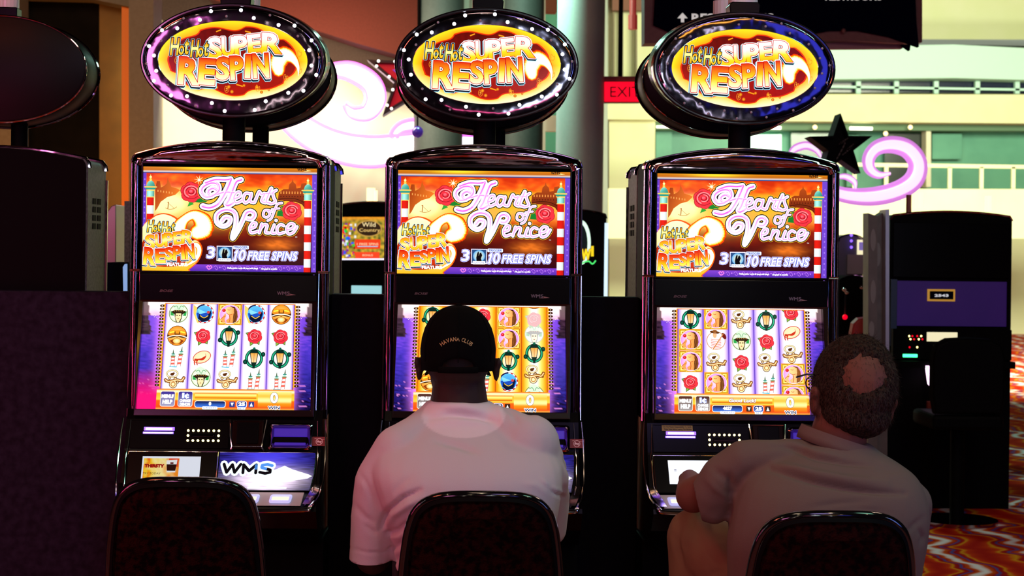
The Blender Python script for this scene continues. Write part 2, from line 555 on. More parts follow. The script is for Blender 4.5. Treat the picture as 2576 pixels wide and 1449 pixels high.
def hot_hot(a, cx, cy, w, h, k=1.0):
    z = a.z
    base = [('H', -.42, .0, .22, 1.0), ('o', -.24, .2, .14, .55), ('t', -.1, .02, .12, .85), ('H', .12, .1, .2, 1.0), ('o', .28, .3, .14, .55), ('t', .43, .1, .12, .85)]
    for lay, (ow, oc) in enumerate([(2.6 * k, hx('#9fe4ff')), (1.9 * k, BLK)]):
        for ch, u, v, ww, hh in base:
            a.z = z + lay * 2
            a.text(ch, cx + u * w, cy + v * h, ww * w, hh * h, oc, [(ow, oc)], shear=0.1, bold=0.02)
    for ch, u, v, ww, hh in base:
        a.z = z + 4
        a.text(ch, cx + u * w, cy + v * h, ww * w, hh * h, fire_fill2, shear=0.1, bold=0.02)
    a.z = z + 5
def comet(a, pts, wid, z0):
    a.z = z0
    for k, (g, c) in enumerate([(1.35, hx('#e83a06')), (1.15, hx('#ffb010')), (1.0, hx('#fff6a8')), (0.8, hx('#ffffff'))]):
        a.curve([(x, y) for x, y in pts], [w for w in catmull([(w * g + (4 - k) * 0.6,) for w in wid], 6)] if False else None or _w(wid, g, 6), c)
        a.up()
def _w(wid, g, n):
    return [max(0.3, q[0] * g) for q in catmull([(w,) for w in wid], n)]
def rose(a, cx, cy, r, leaf=True, pale=0.0, dark=True):
    z = a.z
    red = mix(hx('#e0303c'), WHITE, pale); dk = mix(hx('#8c0c1c'), WHITE, pale); lt = mix(hx('#ff8a8c'), WHITE, pale)
    if leaf:
        for ang, L in ((200, 1.35), (115, 1.45), (60, 1.3)):
            x, y = cx + r * L * cos(radians(ang)), cy + r * L * sin(radians(ang))
            nx, ny = -sin(radians(ang)) * r * .28, cos(radians(ang)) * r * .28
            mx, my = cx + r * .8 * cos(radians(ang)), cy + r * .8 * sin(radians(ang))
            a.poly([(cx, cy), (mx + nx * 1.3, my + ny * 1.3), (x, y), (mx - nx * 1.3, my - ny * 1.3)], mix(hx('#203010'), WHITE, pale))
        a.up()
        for ang, L in ((200, 1.25), (115, 1.35), (60, 1.2)):
            x, y = cx + r * L * cos(radians(ang)), cy + r * L * sin(radians(ang))
            nx, ny = -sin(radians(ang)) * r * .24, cos(radians(ang)) * r * .24
            mx, my = cx + r * .8 * cos(radians(ang)), cy + r * .8 * sin(radians(ang))
            a.poly([(cx, cy), (mx + nx, my + ny), (x, y), (mx - nx, my - ny)], mix(hx('#7fae3c'), WHITE, pale))
        a.up()
    for g, c in ((1.08, dk), (1.0, red)):
        for k in range(6):
            t = radians(60 * k + 20)
            a.ell(cx + cos(t) * r * .48, cy + sin(t) * r * .45, r * .52 * g, r * .5 * g, c, 14)
        a.ell(cx, cy, r * .7 * g, r * .7 * g, c, 16)
        a.up()
    for k, (rr, c, w) in enumerate(((.78, dk, .05), (.62, lt, .10), (.5, dk, .07), (.38, lt, .08), (.25, dk, .07))):
        a0 = 40 + k * 75
        pts = [(cx + rr * r * cos(radians(a0 + q * 22)), cy - r * .06 + rr * r * .85 * sin(radians(a0 + q * 22))) for q in range(11)]
        a.line(pts, r * w, c)
    a.up()
    a.ell(cx - r * .05, cy - r * .1, r * .16, r * .12, mix(hx('#ff6070'), WHITE, pale), 10)
    a.z = z + 7
def lantern(a, cx, cy, r, pale=0.0):
    z = a.z
    g = mix(hx('#0c6048'), WHITE, pale); dk = mix(hx('#04241c'), WHITE, pale); lt = mix(hx('#30c890'), WHITE, pale)
    for rr, c, w in ((.78, dk, .30), (.78, g, .20), (.80, lt, .06)):
        a.line([(cx + r * rr * .95 * cos(t * pi / 12), cy + r * .05 + r * rr * sin(t * pi / 12)) for t in range(25)], r * w, c)
        a.up()
    for sx, sy in ((-.85, .38), (.88, -.36)):
        a.ell(cx + sx * r, cy + sy * r, r * .22, r * .24, dk, 10); a.ell(cx + sx * r, cy + sy * r, r * .1, r * .12, g, 8)
    a.up()
    a.poly([(cx - r * .42, cy - r * .5), (cx + r * .42, cy - r * .5), (cx + r * .26, cy + r * .48), (cx - r * .26, cy + r * .48)], dk); a.up()
    a.poly([(cx - r * .34, cy - r * .46), (cx + r * .34, cy - r * .46), (cx + r * .2, cy + r * .42), (cx - r * .2, cy + r * .42)],
           lambda x, y: mix(hx('#fff8d0'), hx('#f0a040'), abs(x - cx) / (r * .34)))
    a.up()
    a.line([(cx, cy - r * .46), (cx, cy + r * .42)], r * .05, hx('#b07030'))
    a.poly([(cx - r * .5, cy - r * .5), (cx + r * .5, cy - r * .5), (cx + r * .22, cy - r * .85), (cx - r * .22, cy - r * .85)], dk)
    a.ell(cx, cy - r * .9, r * .14, r * .14, g, 8)
    a.poly([(cx - r * .3, cy + r * .45), (cx + r * .3, cy + r * .45), (cx + r * .14, cy + r * .75), (cx - r * .14, cy + r * .75)], dk)
    a.rect(cx - r * .12, cy + r * .75, cx + r * .12, cy + r * 1.02, dk)
    a.z = z + 7
def gold_frame(a, x0, y0, x1, y1):
    w, h = x1 - x0, y1 - y0
    a.rect(x0, y0, x1, y1, hx('#e07818')); a.up()
    a.rect(x0 + w * .02, y0 + h * .02, x1 - w * .02, y1 - h * .02, hx('#ffc838')); a.up()
    for sx, sy in ((x0, y0), (x1, y0), (x0, y1), (x1, y1)):
        dx = 1 if sx == x0 else -1; dy = 1 if sy == y0 else -1
        for k, c in ((.05, hx('#8c4008')), (.11, hx('#fff0a0')), (.15, hx('#a05010'))):
            a.line([(sx + dx * w * k, sy + dy * h * .3), (sx + dx * w * k, sy + dy * h * k), (sx + dx * w * .3, sy + dy * h * k)], w * .022, c, False)
    a.up()
def woman(a, cx, cy, r, pale=0.0):
    """woman with dark hair smelling a red rose, oval gilt frame"""
    z = a.z
    gold_frame(a, cx - r, cy - r * .88, cx + r, cy + r * .88)
    a.ell(cx, cy, r * .93, r * .84, hx('#b86010'), 28); a.up()
    a.ell(cx, cy, r * .89, r * .80, hx('#fff0c0'), 28, ); a.up()
    a.ell(cx, cy, r * .83, r * .75, hx('#f4d8f8'), 28, edge=hx('#d890e0')); a.up()
    sk = mix(hx('#f09a50'), hx('#ffe0a0'), pale); sd = hx('#b84c18'); hair = mix(hx('#3a1408'), hx('#a06030'), pale)
    a.poly([(cx + r * .0, cy - r * .66), (cx + r * .38, cy - r * .6), (cx + r * .6, cy - r * .25), (cx + r * .66, cy + r * .2), (cx + r * .52, cy + r * .62), (cx + r * .25, cy + r * .7), (cx + r * .2, cy + r * .1), (cx + r * .1, cy - r * .3)], hair)
    a.up()
    for k in range(4):
        a.curve([(cx + r * (.2 + .1 * k), cy - r * .5), (cx + r * (.36 + .1 * k * .8), cy), (cx + r * (.3 + .09 * k), cy + r * .6)], r * .022, hx('#c87830'), 4)
    a.poly([(cx - r * .08, cy + r * .0), (cx + r * .3, cy - r * .06), (cx + r * .26, cy + r * .7), (cx - r * .22, cy + r * .7), (cx - r * .3, cy + r * .5), (cx - r * .05, cy + r * .3)], sk)
    a.poly([(cx - r * .38, cy - r * .42), (cx - r * .2, cy - r * .6), (cx + r * .05, cy - r * .62), (cx + r * .3, cy - r * .5), (cx + r * .34, cy - r * .1), (cx + r * .12, cy + r * .06), (cx - r * .1, cy + r * .02), (cx - r * .3, cy - r * .12), (cx - r * .34, cy - r * .26), (cx - r * .44, cy - r * .34)],
           lambda x, y: mix(hx('#ffd890'), sk, (x - cx + r * .4) / (r * .6)))
    a.poly([(cx - r * .74, cy + r * .4), (cx - r * .5, cy + r * .08), (cx - r * .38, cy - r * .1), (cx - r * .3, cy + r * .1), (cx - r * .42, cy + r * .4), (cx - r * .3, cy + r * .7), (cx - r * .6, cy + r * .6)], sk)
    a.up()
    a.curve([(cx - r * .2, cy - r * .38), (cx - r * .08, cy - r * .34), (cx + r * .02, cy - r * .38)], r * .04, sd, 4)
    a.curve([(cx - r * .3, cy - r * .12), (cx - r * .06, cy + r * .04), (cx + r * .2, cy - r * .02)], r * .035, sd, 4)
    a.curve([(cx - r * .7, cy + r * .36), (cx - r * .5, cy + r * .2), (cx - r * .36, cy + r * .2)], r * .04, sd, 4)
    a.curve([(cx - r * .02, cy + r * .1), (cx + r * .02, cy + r * .4), (cx - r * .04, cy + r * .66)], r * .05, sd, 4)
    a.ell(cx - r * .5, cy - r * .32, r * .15, r * .14, hx('#c81818'), 10); a.up()
    a.ell(cx - r * .52, cy - r * .35, r * .06, r * .05, hx('#ff6060'), 8)
    a.z = z + 8
def hatrose(a, cx, cy, r, pale=0.0):
    """straw hat with a red ribbon"""
    z = a.z
    rd = mix(hx('#c03018'), WHITE, pale); tan = mix(hx('#ffe0b8'), WHITE, pale * .6)
    a.ell(cx, cy, r * 1.02, r * .68, rd, 24, -18); a.up()
    a.ell(cx, cy, r * .94, r * .6, tan, 24, -18, edge=mix(hx('#ffd8a8'), WHITE, pale)); a.up()
    a.curve([(cx - r * .55, cy + r * .25), (cx + r * .05, cy + r * .22), (cx + r * .42, cy - r * .12), (cx + r * .35, cy - r * .38)], [r * w for w in (.08, .1, .13, .16, .2, .24, .26, .28, .28, .24, .2, .14, .08, .06, .05, .04, .03, .03, .02)], rd)
    for sx in (-.75, -.48):
        a.curve([(cx + sx * r, cy + r * .35), (cx + (sx - .06) * r, cy + r * .6), (cx + (sx + .02) * r, cy + r * .85)], r * .12, rd, 4)
    a.ell(cx - r * .6, cy + r * .32, r * .24, r * .13, rd, 10, 20)
    a.z = z + 3
def ornament(a, cx, cy, r, pale=0.0):
    """gilt gondola ornament with a mask ring"""
    z = a.z
    dk = mix(hx('#542808'), WHITE, pale); md = mix(hx('#b06c28'), WHITE, pale); lt = mix(hx('#ffe0a8'), WHITE, pale * .5)
    ring = [(cx - r * .25 + r * .55 * cos(t * pi / 9), cy - r * .5 + r * .36 * sin(t * pi / 9)) for t in range(19)]
    a.line(ring, r * .17, dk); a.up(); a.line(ring, r * .1, lt); a.up()
    body = [(cx - r * .9, cy + r * .1), (cx - r * .6, cy + r * .28), (cx - r * .1, cy + r * .2), (cx + r * .35, cy + r * .12), (cx + r * .7, cy + r * .2), (cx + r * .95, cy - r * .1)]
    for w, c in ((.32, dk), (.22, md), (.08, lt)):
        a.curve(body, r * w, c, 4); a.up()
    a.z = z + 2
    for w, c in ((1.0, dk), (.84, lt), (.6, md), (.4, lt)):
        a.ell(cx - r * .1, cy + r * .55, r * .42 * w, r * .42 * w, c, 14); a.up()
    a.z = z + 2
    for (x, y, q) in ((-.85, .25, .14), (-.5, -.05, .16), (.1, .0, .2), (.85, .25, .13), (.9, -.15, .12), (.35, .35, .15)):
        a.ell(cx + x * r, cy + y * r, q * r, q * r, dk, 8); a.ell(cx + x * r, cy + y * r, q * r * .6, q * r * .6, lt if q > .13 else md, 8)
    for (x, y, q) in ((-.25, -.45, .2), (-.1, -.55, .12)):
        a.ell(cx + x * r, cy + y * r, q * r, q * r * .8, dk, 8)
    a.z = z + 6
def mask(a, cx, cy, r, pale=0.0):
    """carnival mask in a green cocked hat, round medallion"""
    z = a.z
    rim = mix(hx('#6c7c3c'), WHITE, pale)
    a.ell(cx, cy + r * .1, r * .95, r * .92, rim, 26); a.up()
    a.ell(cx, cy + r * .1, r * .88, r * .85, mix(hx('#f4fff0'), WHITE, pale), 26, edge=mix(hx('#d8f0c8'), WHITE, pale)); a.up()
    a.poly([(cx - r * .8, cy - r * .1), (cx - r * .5, cy - r * .05), (cx - r * .45, cy + r * .35), (cx - r * .78, cy + r * .3)], mix(hx('#2c9c48'), WHITE, pale))
    a.poly([(cx + r * .8, cy - r * .1), (cx + r * .55, cy - r * .05), (cx + r * .45, cy + r * .35), (cx + r * .75, cy + r * .35)], mix(hx('#2c9c48'), WHITE, pale))
    a.up()
    a.poly([(cx - r * .75, cy - r * .05), (cx - r * .3, cy - r * .25), (cx + r * .3, cy - r * .25), (cx + r * .78, cy - r * .05), (cx + r * .4, cy + r * .2), (cx + r * .35, cy + r * .55), (cx + r * .2, cy + r * .98), (cx - r * .2, cy + r * .98), (cx - r * .32, cy + r * .55), (cx - r * .4, cy + r * .2)], mix(hx('#2a1c0c'), WHITE, pale))
    a.up()
    a.poly([(cx - r * .26, cy + r * .1), (cx + r * .26, cy + r * .1), (cx + r * .3, cy + r * .5), (cx + r * .1, cy + r * .95), (cx - r * .1, cy + r * .95), (cx - r * .3, cy + r * .5)], mix(hx('#f0d8a0'), WHITE, pale))
    a.poly([(cx - r * .4, cy - r * .2), (cx - r * .5, cy - r * .75), (cx - r * .1, cy - r * 1.0), (cx + r * .3, cy - r * .8), (cx + r * .55, cy - r * .55), (cx + r * .45, cy - r * .2)], mix(hx('#d0f0c8'), WHITE, pale * .6))
    a.up()
    for sx in (-1, 1):
        a.ell(cx + sx * r * .13, cy + r * .3, r * .09, r * .05, hx('#3a2810'), 8)
        a.curve([(cx + sx * r * .5, cy - r * .5), (cx + sx * r * .2, cy - r * .6), (cx + sx * r * .05, cy - r * .3)], r * .05, mix(hx('#2c7c40'), WHITE, pale), 4)
    a.ell(cx, cy + r * .62, r * .08, r * .04, hx('#a04020'), 8)
    for k in range(5):
        a.curve([(cx - r * .45 + k * r * .22, cy - r * .18), (cx - r * .4 + k * r * .22, cy - r * .1)], r * .07, mix(hx('#a87838'), WHITE, pale), 2)
    a.z = z + 6
def gondola(a, cx, cy, r):
    """blue canal medallion with a black gondola"""
    z = a.z
    a.ell(cx, cy, r, r * .98, hx('#181040'), 26); a.up()
    for k in range(24):
        a.ell(cx, cy, r * .98, r * .96, hx('#d83028') if k % 2 else hx('#fff0f0'), 1, a0=k * 15 - 90, a1=k * 15 - 75)
        t0, t1 = radians(k * 15 - 90), radians(k * 15 - 75)
        if -100 < k * 15 - 90 < 120:
            a.poly([(cx + r * .97 * cos(t0), cy + r * .95 * sin(t0)), (cx + r * .97 * cos(t1), cy + r * .95 * sin(t1)), (cx + r * .85 * cos(t1), cy + r * .83 * sin(t1)), (cx + r * .85 * cos(t0), cy + r * .83 * sin(t0))], hx('#d83028') if k % 2 else hx('#fff4f4'))
    a.up()
    a.ell(cx, cy, r * .86, r * .84, hx('#3c90e0'), 26, edge=hx('#58b4f0')); a.up()
    a.poly([(cx - r * .8, cy - r * .1), (cx + r * .8, cy - r * .1), (cx + r * .65, cy + r * .5), (cx, cy + r * .84), (cx - r * .65, cy + r * .5)], hx('#1848b0'))
    a.poly([(cx - r * .7, cy - r * .5), (cx + r * .2, cy - r * .15), (cx - r * .5, cy + r * .1)], hx('#80d0f8'))
    a.up()
    a.poly([(cx - r * .5, cy + r * .0), (cx - r * .2, cy + r * .3), (cx + r * .3, cy + r * .3), (cx + r * .7, cy - r * .4), (cx + r * .72, cy - r * .1), (cx + r * .5, cy + r * .7), (cx - r * .2, cy + r * .85), (cx - r * .6, cy + r * .5)], hx('#06102c'))
    a.up()
    a.curve([(cx - r * .4, cy + r * .2), (cx, cy + r * .42), (cx + r * .4, cy + r * .2)], r * .07, hx('#f0c040'), 4)
    a.ell(cx + r * .42, cy - r * .15, r * .16, r * .15, hx('#c04040'), 10)
    a.poly([(cx - r * 1.15, cy - r * .9), (cx - r * .75, cy - r * .6), (cx - r * .85, cy + r * .1), (cx - r * .45, cy + r * .98), (cx - r * .7, cy + r * .9), (cx - r * 1.1, cy)], hx('#f8c860'))
    a.z = z + 6
def bridge(a, cx, cy, r):
    """orange sunset medallion with a white bridge"""
    z = a.z
    a.ell(cx, cy, r * .98, r * .98, hx('#5c2c08'), 26); a.up()
    a.ell(cx, cy, r * .92, r * .92, hx('#ffd070'), 26, edge=hx('#f08818')); a.up()
    a.poly([(cx - r * .88, cy - r * .05), (cx - r * .6, cy - r * .55), (cx + r * .6, cy - r * .55), (cx + r * .88, cy - r * .05), (cx, cy + r * .1)], hx('#f09020'))
    a.poly([(cx - r * 1.0, cy + r * .25), (cx - r * .9, cy - r * .12), (cx, cy - r * .25), (cx + r * .9, cy - r * .12), (cx + r * 1.0, cy + r * .25), (cx + r * .6, cy + r * .2), (cx, cy + r * .1), (cx - r * .6, cy + r * .2)], hx('#2c1408')); a.up()
    a.curve([(cx - r * .98, cy + r * .18), (cx - r * .5, cy + r * .02), (cx, cy - r * .02), (cx + r * .5, cy + r * .02), (cx + r * .98, cy + r * .18)], r * .09, hx('#fff0d8'), 4)
    a.line([(cx - r * .22, cy - r * .38), (cx - r * .22, cy - r * .14), (cx + r * .22, cy - r * .14), (cx + r * .22, cy - r * .38)], r * .08, hx('#3c1c08'))
    a.line([(cx - r * .7, cy - r * .3), (cx - r * .35, cy - r * .38)], r * .14, hx('#ffe040')); a.line([(cx + r * .7, cy - r * .3), (cx + r * .35, cy - r * .38)], r * .14, hx('#ffe040'))
    a.poly([(cx - r * .7, cy + r * .5), (cx, cy + r * .14), (cx + r * .7, cy + r * .5), (cx + r * .4, cy + r * .78), (cx - r * .4, cy + r * .78)], hx('#8c3808')); a.up()
    a.ell(cx, cy + r * .5, r * .38, r * .26, hx('#fff4c0'), 14, edge=hx('#ffb040'))
    a.z = z + 5
def poles(a, cx, cy, r):
    """two striped mooring poles"""
    z = a.z
    for dx, tilt, hh in ((-.25, 0, .92), (.3, .22, 1.1)):
        def q(t, w):
            return cx + dx * r + tilt * r * t + w * r, cy + r * .85 - t * hh * r * 1.5
        for t in range(6):
            c = hx('#e06050') if t % 2 else hx('#fff0ec')
            t0, t1 = t * .11, (t + 1) * .11
            a.poly([q(t0, -.15), q(t0, .15), q(t1 + .03, .15), q(t1, -.15)], c)
        a.poly([q(.66, -.13), q(.66, .13), q(.85, .09), q(.85, -.09)], hx('#a8d8c8'))
        a.up()
        a.line([q(.66, -.18), q(.66, .18)], r * .1, hx('#6c7c40')); a.line([q(.8, -.14), q(.8, .14)], r * .08, hx('#2c8878'))
        a.line([q(.86, 0), q(1.08, 0)], [r * .14, r * .03], hx('#50684c'))
        a.line([q(0, -.17), q(.66, -.15)], r * .035, hx('#a04030')); a.line([q(0, .17), q(.66, .15)], r * .035, hx('#a04030'))
        a.z = z
    a.line([(cx - r * .5, cy + r * .86), (cx + r * .1, cy + r * .9)], r * .1, hx('#58b8d0'))
    a.z = z + 3
def gondolier(a, cx, cy, r):
    z = a.z
    a.ell(cx, cy + r * .1, r * .95, r * .9, hx('#c88850'), 26); a.up()
    a.ell(cx, cy + r * .1, r * .88, r * .83, hx('#e8f4ff'), 26); a.up()
    a.poly([(cx - r * .75, cy + r * .55), (cx - r * .5, cy - r * .15), (cx - r * .1, cy - r * .25), (cx + r * .4, cy - r * .2), (cx + r * .7, cy + r * .2), (cx + r * .5, cy + r * .8), (cx - r * .3, cy + r * .95)], hx('#fff4f0')); a.up()
    for k in range(6):
        y = cy - r * .05 + k * r * .16
        a.curve([(cx - r * .5, y), (cx, y + r * .08), (cx + r * .5, y)], r * .05, hx('#d85848'), 4)
    a.ell(cx - r * .12, cy - r * .45, r * .2, r * .3, hx('#f0b080'), 12)
    a.ell(cx - r * .12, cy - r * .72, r * .5, r * .14, hx('#5c3010'), 14, 6); a.up()
    a.ell(cx - r * .12, cy - r * .82, r * .24, r * .14, hx('#8c5020'), 12)
    a.line([(cx + r * .75, cy - r * .6), (cx - r * .3, cy + r * .95)], r * .1, hx('#c88040'))
    a.ell(cx + r * .8, cy - r * .35, r * .2, r * .35, hx('#6c1810'), 10, -30)
    a.z = z + 5
def wms(a, cx, cy, w, h, ink, arrow, outs=()):
    for ch, u, v in (('W', -.32, .42), ('M', .05, .34), ('S', .36, .24)):
        a.text(ch, cx + u * w, cy, v * w * .86, h, ink, list(outs) + [(h * .05, ink)])
    a.poly([(cx + w * .42, cy + h * .05), (cx + w * .98, cy + h * .52), (cx + w * .1, cy + h * .8), (cx + w * .55, cy + h * .42)], arrow)

# ---- oval topper picture (units: px of the sign seen from the camera position, centre 0,0)
def sign_art():
    a = Art()
    A_, B_ = 186, 99.5
    def base(x, y):
        t = sqrt((x / A_) ** 2 + (y / B_) ** 2)
        st = 0.5 + 0.5 * sin(y * 1.25)
        c = mix(hx('#3c0503'), hx('#a81408'), max(0, min(1, .35 + .5 * (y + 20) / 90 + .15 * st + .35 * nz(x, y, .02, 3))))
        return c
    pts_r = 22; n = 96
    V = [(0, 0)]; C = [base(0, 0)]; T = []
    for k in range(1, pts_r + 1):
        for i in range(n):
            t = 2 * pi * i / n
            V.append((A_ * k / pts_r * cos(t), B_ * k / pts_r * sin(t))); C.append(base(*V[-1]))
    for i in range(n): T.append((0, 1 + i, 1 + (i + 1) % n))
    for k in range(1, pts_r):
        for i in range(n):
            b0 = 1 + (k - 1) * n; b1 = 1 + k * n
            T.append((b0 + i, b1 + i, b1 + (i + 1) % n, b0 + (i + 1) % n))
    a.raw(V, T, C); a.up()
    # flame border with licking tongues
    def inner(t, k):
        fl = sin(t * 7 + .6) * 2.2 + sin(t * 11) * 1.6
        saw = ((t * 9 / (2 * pi)) % 1.0)
        sw = (saw ** 4) * (1 - saw) * 12.2
        return A_ - 19 - k - sw * 9 - fl, B_ - 12 - k * .8 - sw * 8 - fl * .8
    for lay, (kk, cin, cout) in enumerate(((5.0, hx('#d82406'), hx('#f86c08')), (1.0, hx('#ffa010'), hx('#ffe020')))):
        m = 240; V = []; C = []
        for i in range(m):
            t = 2 * pi * i / m
            ia, ib = inner(t, kk)
            V += [(ia * cos(t), ib * sin(t)), (A_ * cos(t), B_ * sin(t))]
            lo = max(0, sin(t))
            C += [cin if lay == 0 else mix(cin, hx('#ffd040'), lo), mix(cout, hx('#fffbd8'), lo * .9) if lay else cout]
        a.raw(V, [(2 * i, 2 * i + 1, (2 * i + 3) % (2 * m), (2 * i + 2) % (2 * m)) for i in range(m)], C)
        a.up()
    # small flame sparks and gold coins
    for x, y, r in ((-137, 22, 3), (-115, 14, 4), (-40, 68, 4), (-10, 66, 5), (28, 62, 4), (60, 66, 5), (-2, 78, 5), (72, 78, 4), (155, -3, 3), (128, 12, 3), (-98, -30, 3), (90, 72, 3)):
        a.ell(x, y, r, r, hx('#ffb020'), 10, edge=hx('#b01c06'))
    for x, y in ((-140, 2), (-118, 38), (-15, 72), (62, 68), (132, 40), (166, 22), (165, -20)):
        a.curve([(x - 4, y + 5), (x - 5, y - 2), (x - 2, y - 8), (x + 2, y - 2), (x + 5, y - 4), (x + 5, y + 4), (x, y + 8)], 1.1, hx('#f09020'), 4, True)
        a.curve([(x + 2.5, y - 2), (x - 1.5, y - 2), (x + 2, y + 2), (x - 2, y + 3)], 1.0, hx('#ffc040'), 4)
    for x, y, dx, dy in ((-42, -72, 10, -4), (30, -74, 12, 3), (-132, 34, 3, 10), (10, 60, 14, 4), (-60, 62, 12, 4)):
        a.line([(x, y), (x + dx, y + dy)], 3, hx('#ff9c18'))
    a.up()
    comet(a, [(114, 24), (112, 4), (126, -16), (148, -8), (162, 14), (163, 36)], [24, 34, 34, 20, 8, 1], a.z)
    a.z += 1
    big_letters(a, 'SUPER', [(-46, -30, 36, 56, -4), (-13, -34, 32, 50, -2), (19, -38, 33, 50, -4), (53, -44, 34, 46, -7), (97, -45, 52, 52, 2)], 46, lambda v: ramp([(0, hx('#f8b010')), (.35, hx('#ffe020')), (.6, hx('#fffbe0')), (1, WHITE)], v), 1.5)
    big_letters(a, 'RESPIN', [(-108, 28, 54, 70, 3), (-64, 29, 42, 66, 3), (-25, 20, 34, 58, 0), (10, 18, 34, 60, -4), (38, 14, 14, 60, 2), (70, 12, 40, 62, -4)], 56, fire_fill, 1.7)
    hot_hot(a, -106, -33, 92, 44, 1.0)
    return a

# ---- upper screen (units = photo px of the middle machine, 0..432 x 0..268)
SCW, SCH = 434.0, 268.0
def cc(x, y):          # from working-crop coordinates
    return (x / 4.829 - 20, y / 4.829 - 24)
def upper_art():
    a = Art()
    def sky(x, y):
        n = nz(x, y * 2.4, .02, 1) + .5 * nz(x, y * 2, .06, 2)
        if y < 118:
            c = ramp([(0, hx('#c42c06')), (.2, hx('#e85010')), (.5, hx('#f89c1c')), (.8, hx('#f8b028')), (1, hx('#f0a040'))], (y - 24) / 90 + n * .28)
        elif y < 150:
            c = ramp([(0, hx('#f0a040')), (.5, hx('#d86018')), (1, hx('#982808'))], (y - 118) / 32 + n * .2)
        else:
            c = ramp([(0, hx('#8c1c08')), (.3, hx('#641008')), (.7, hx('#400806')), (1, hx('#300510'))], (y - 150) / 90 + n * .2)
            g = math.exp(-((x - 335) / 38) ** 2 - ((y - 200) / 14) ** 2) * (0.6 + .8 * abs(nz(x * .5, y * 4, .08, 5)))
            c = mix(c, hx('#f07820'), g)
        g = math.exp(-((x - 66) / 42) ** 2 - ((y - 102) / 26) ** 2)
        c = mix(c, hx('#fff8b0'), min(1, g * 1.7))
        g = math.exp(-((x - 150) / 80) ** 2 - ((y - 130) / 26) ** 2)
        return mix(c, hx('#ffc850'), min(1, g * .9))
    a.grid(0, 24, SCW, SCH, 120, 66, sky); a.up()
    # header bar
    a.grid(0, 0, SCW, 24, 60, 12, lambda x, y: ramp([(0, hx('#2c1404')), (.08, hx('#f8e0a0')), (.16, hx('#e09018')), (.45, mix(hx('#c06c10'), hx('#ffe030'), math.exp(-((x - 150) / 60) ** 2))), (.72, hx('#b06010')), (.8, hx('#f8e8d0')), (.88, hx('#5868b0')), (1, hx('#101038'))], y / 24))
    # violet borders
    a.rect(0, 24, 8, SCH, hx('#6238b8')); a.rect(421, 24, SCW, SCH, hx('#6a40c0'))
    a.rect(110, 251, 405, SCH, lambda x, y: hx('#7a3cc0') if y < 256 else hx('#4c28a0'))
    # skyline
    br = hx('#8c2c0c'); br2 = hx('#a84414')
    a.poly([(30, 62), (34, 44), (42, 44), (44, 60), (52, 56), (58, 50), (60, 40), (61, 32), (62, 40), (66, 48), (70, 58), (84, 62), (92, 66), (80, 78), (60, 84), (44, 96), (36, 112), (30, 120)], lambda x, y: mix(br, hx('#e07020'), (x - 30) / 70 + (y - 40) / 200))
    a.poly([(336, 84), (338, 68), (350, 60), (362, 60), (364, 48), (370, 42), (372, 34), (374, 42), (380, 48), (382, 58), (392, 56), (394, 46), (406, 44), (406, 112), (396, 98), (380, 92), (356, 90), (336, 94)], lambda x, y: mix(br2, hx('#5c1808'), (y - 40) / 60))
    a.up()
    for k in range(9):
        a.rect(342 + k * 7, 66, 344.5 + k * 7, 72, hx('#e89040')); a.rect(342 + k * 7, 77, 344.5 + k * 7, 80, hx('#4c1408'))
    a.curve([(336, 86), (362, 83), (386, 86), (406, 96)], 1.6, hx('#3c1004'), 6)
    for k in range(6): a.rect(36 + k * 7, 66 + k, 38 + k * 7, 71 + k, hx('#f0a050'))
    a.curve([(56, 111), (64, 114), (76, 113), (84, 108)], 1.2, hx('#b06010'), 4); a.line([(62, 112), (63, 100)], 2.0, hx('#a05010')); a.line([(60, 96), (78, 112)], .8, hx('#a05010'))
    a.ell(63, 97, 1.6, 1.8, hx('#a05010'), 8)
    a.up()
    # mooring poles
    for X0, X1, yt, yb, cx_ in ((9, 28, 32, 152, 18), (401, 420, 36, SCH, 410)):
        X1 = X0 + 19
        n0 = yt + 52
        k = 0; y = n0
        while y < yb:
            y2 = min(yb, y + 21)
            base = hx('#d81c10') if k % 2 == 0 else hx('#e4ecec')
            a.grid(X0 + 1, y, X1 - 1, y2, 8, 1, lambda x, yy, b=base, X0=X0: mix(b, mix(b, BLK, .55), abs((x - X0 - 7) / 14.0) ** 1.6))
            y = y2; k += 1
        tl = hx('#30b0a0')
        a.grid(X0, yt + 34, X1, yt + 52, 8, 1, lambda x, yy, X0=X0: mix(hx('#a8f0e0'), hx('#107868'), abs((x - X0 - 7) / 13.0)))
        a.up()
        a.poly([(X0 - 1, yt + 25), (X0 + 2, yt + 16), (cx_ - 1, yt + 10), (cx_ + 3, yt + 10), (X1 - 1, yt + 16), (X1 + 2, yt + 25)], lambda x, y, X0=X0: mix(hx('#90e8d8'), hx('#108070'), abs((x - X0 - 7) / 13)))
        a.line([(X0 - 5, yt + 27), (X1 + 5, yt + 27)], 3.4, hx('#d8c060')); a.line([(X0 - 1, yt + 31), (X1 + 1, yt + 31)], 4.5, hx('#1c9080'))
        a.line([(X0, yt + 35.5), (X1, yt + 35.5)], 2.2, hx('#e8c860')); a.line([(X0, yt + 52), (X1, yt + 52)], 2.2, hx('#e8c860'))
        a.line([(cx_ + .5, yt + 10), (cx_ + .5, yt - 4)], [5, 1], hx('#f0d060')); a.ell(cx_ + .5, yt + 2, 3.2, 3, hx('#fff0a0'), 8); a.ell(cx_ + .5, yt + 8, 4, 2.4, hx('#d8a830'), 8)
        a.z -= 1
    a.up(2)
    # border scrollwork
    for k in range(12):
        x = 165 + k * 20
        a.curve([(x - 7, 258), (x - 2, 254), (x + 3, 260), (x, 264), (x - 4, 260)], .9, hx('#c080e8'), 4)
        a.ell(x + 8, 258, 2, 2, hx('#b070e0'), 8)
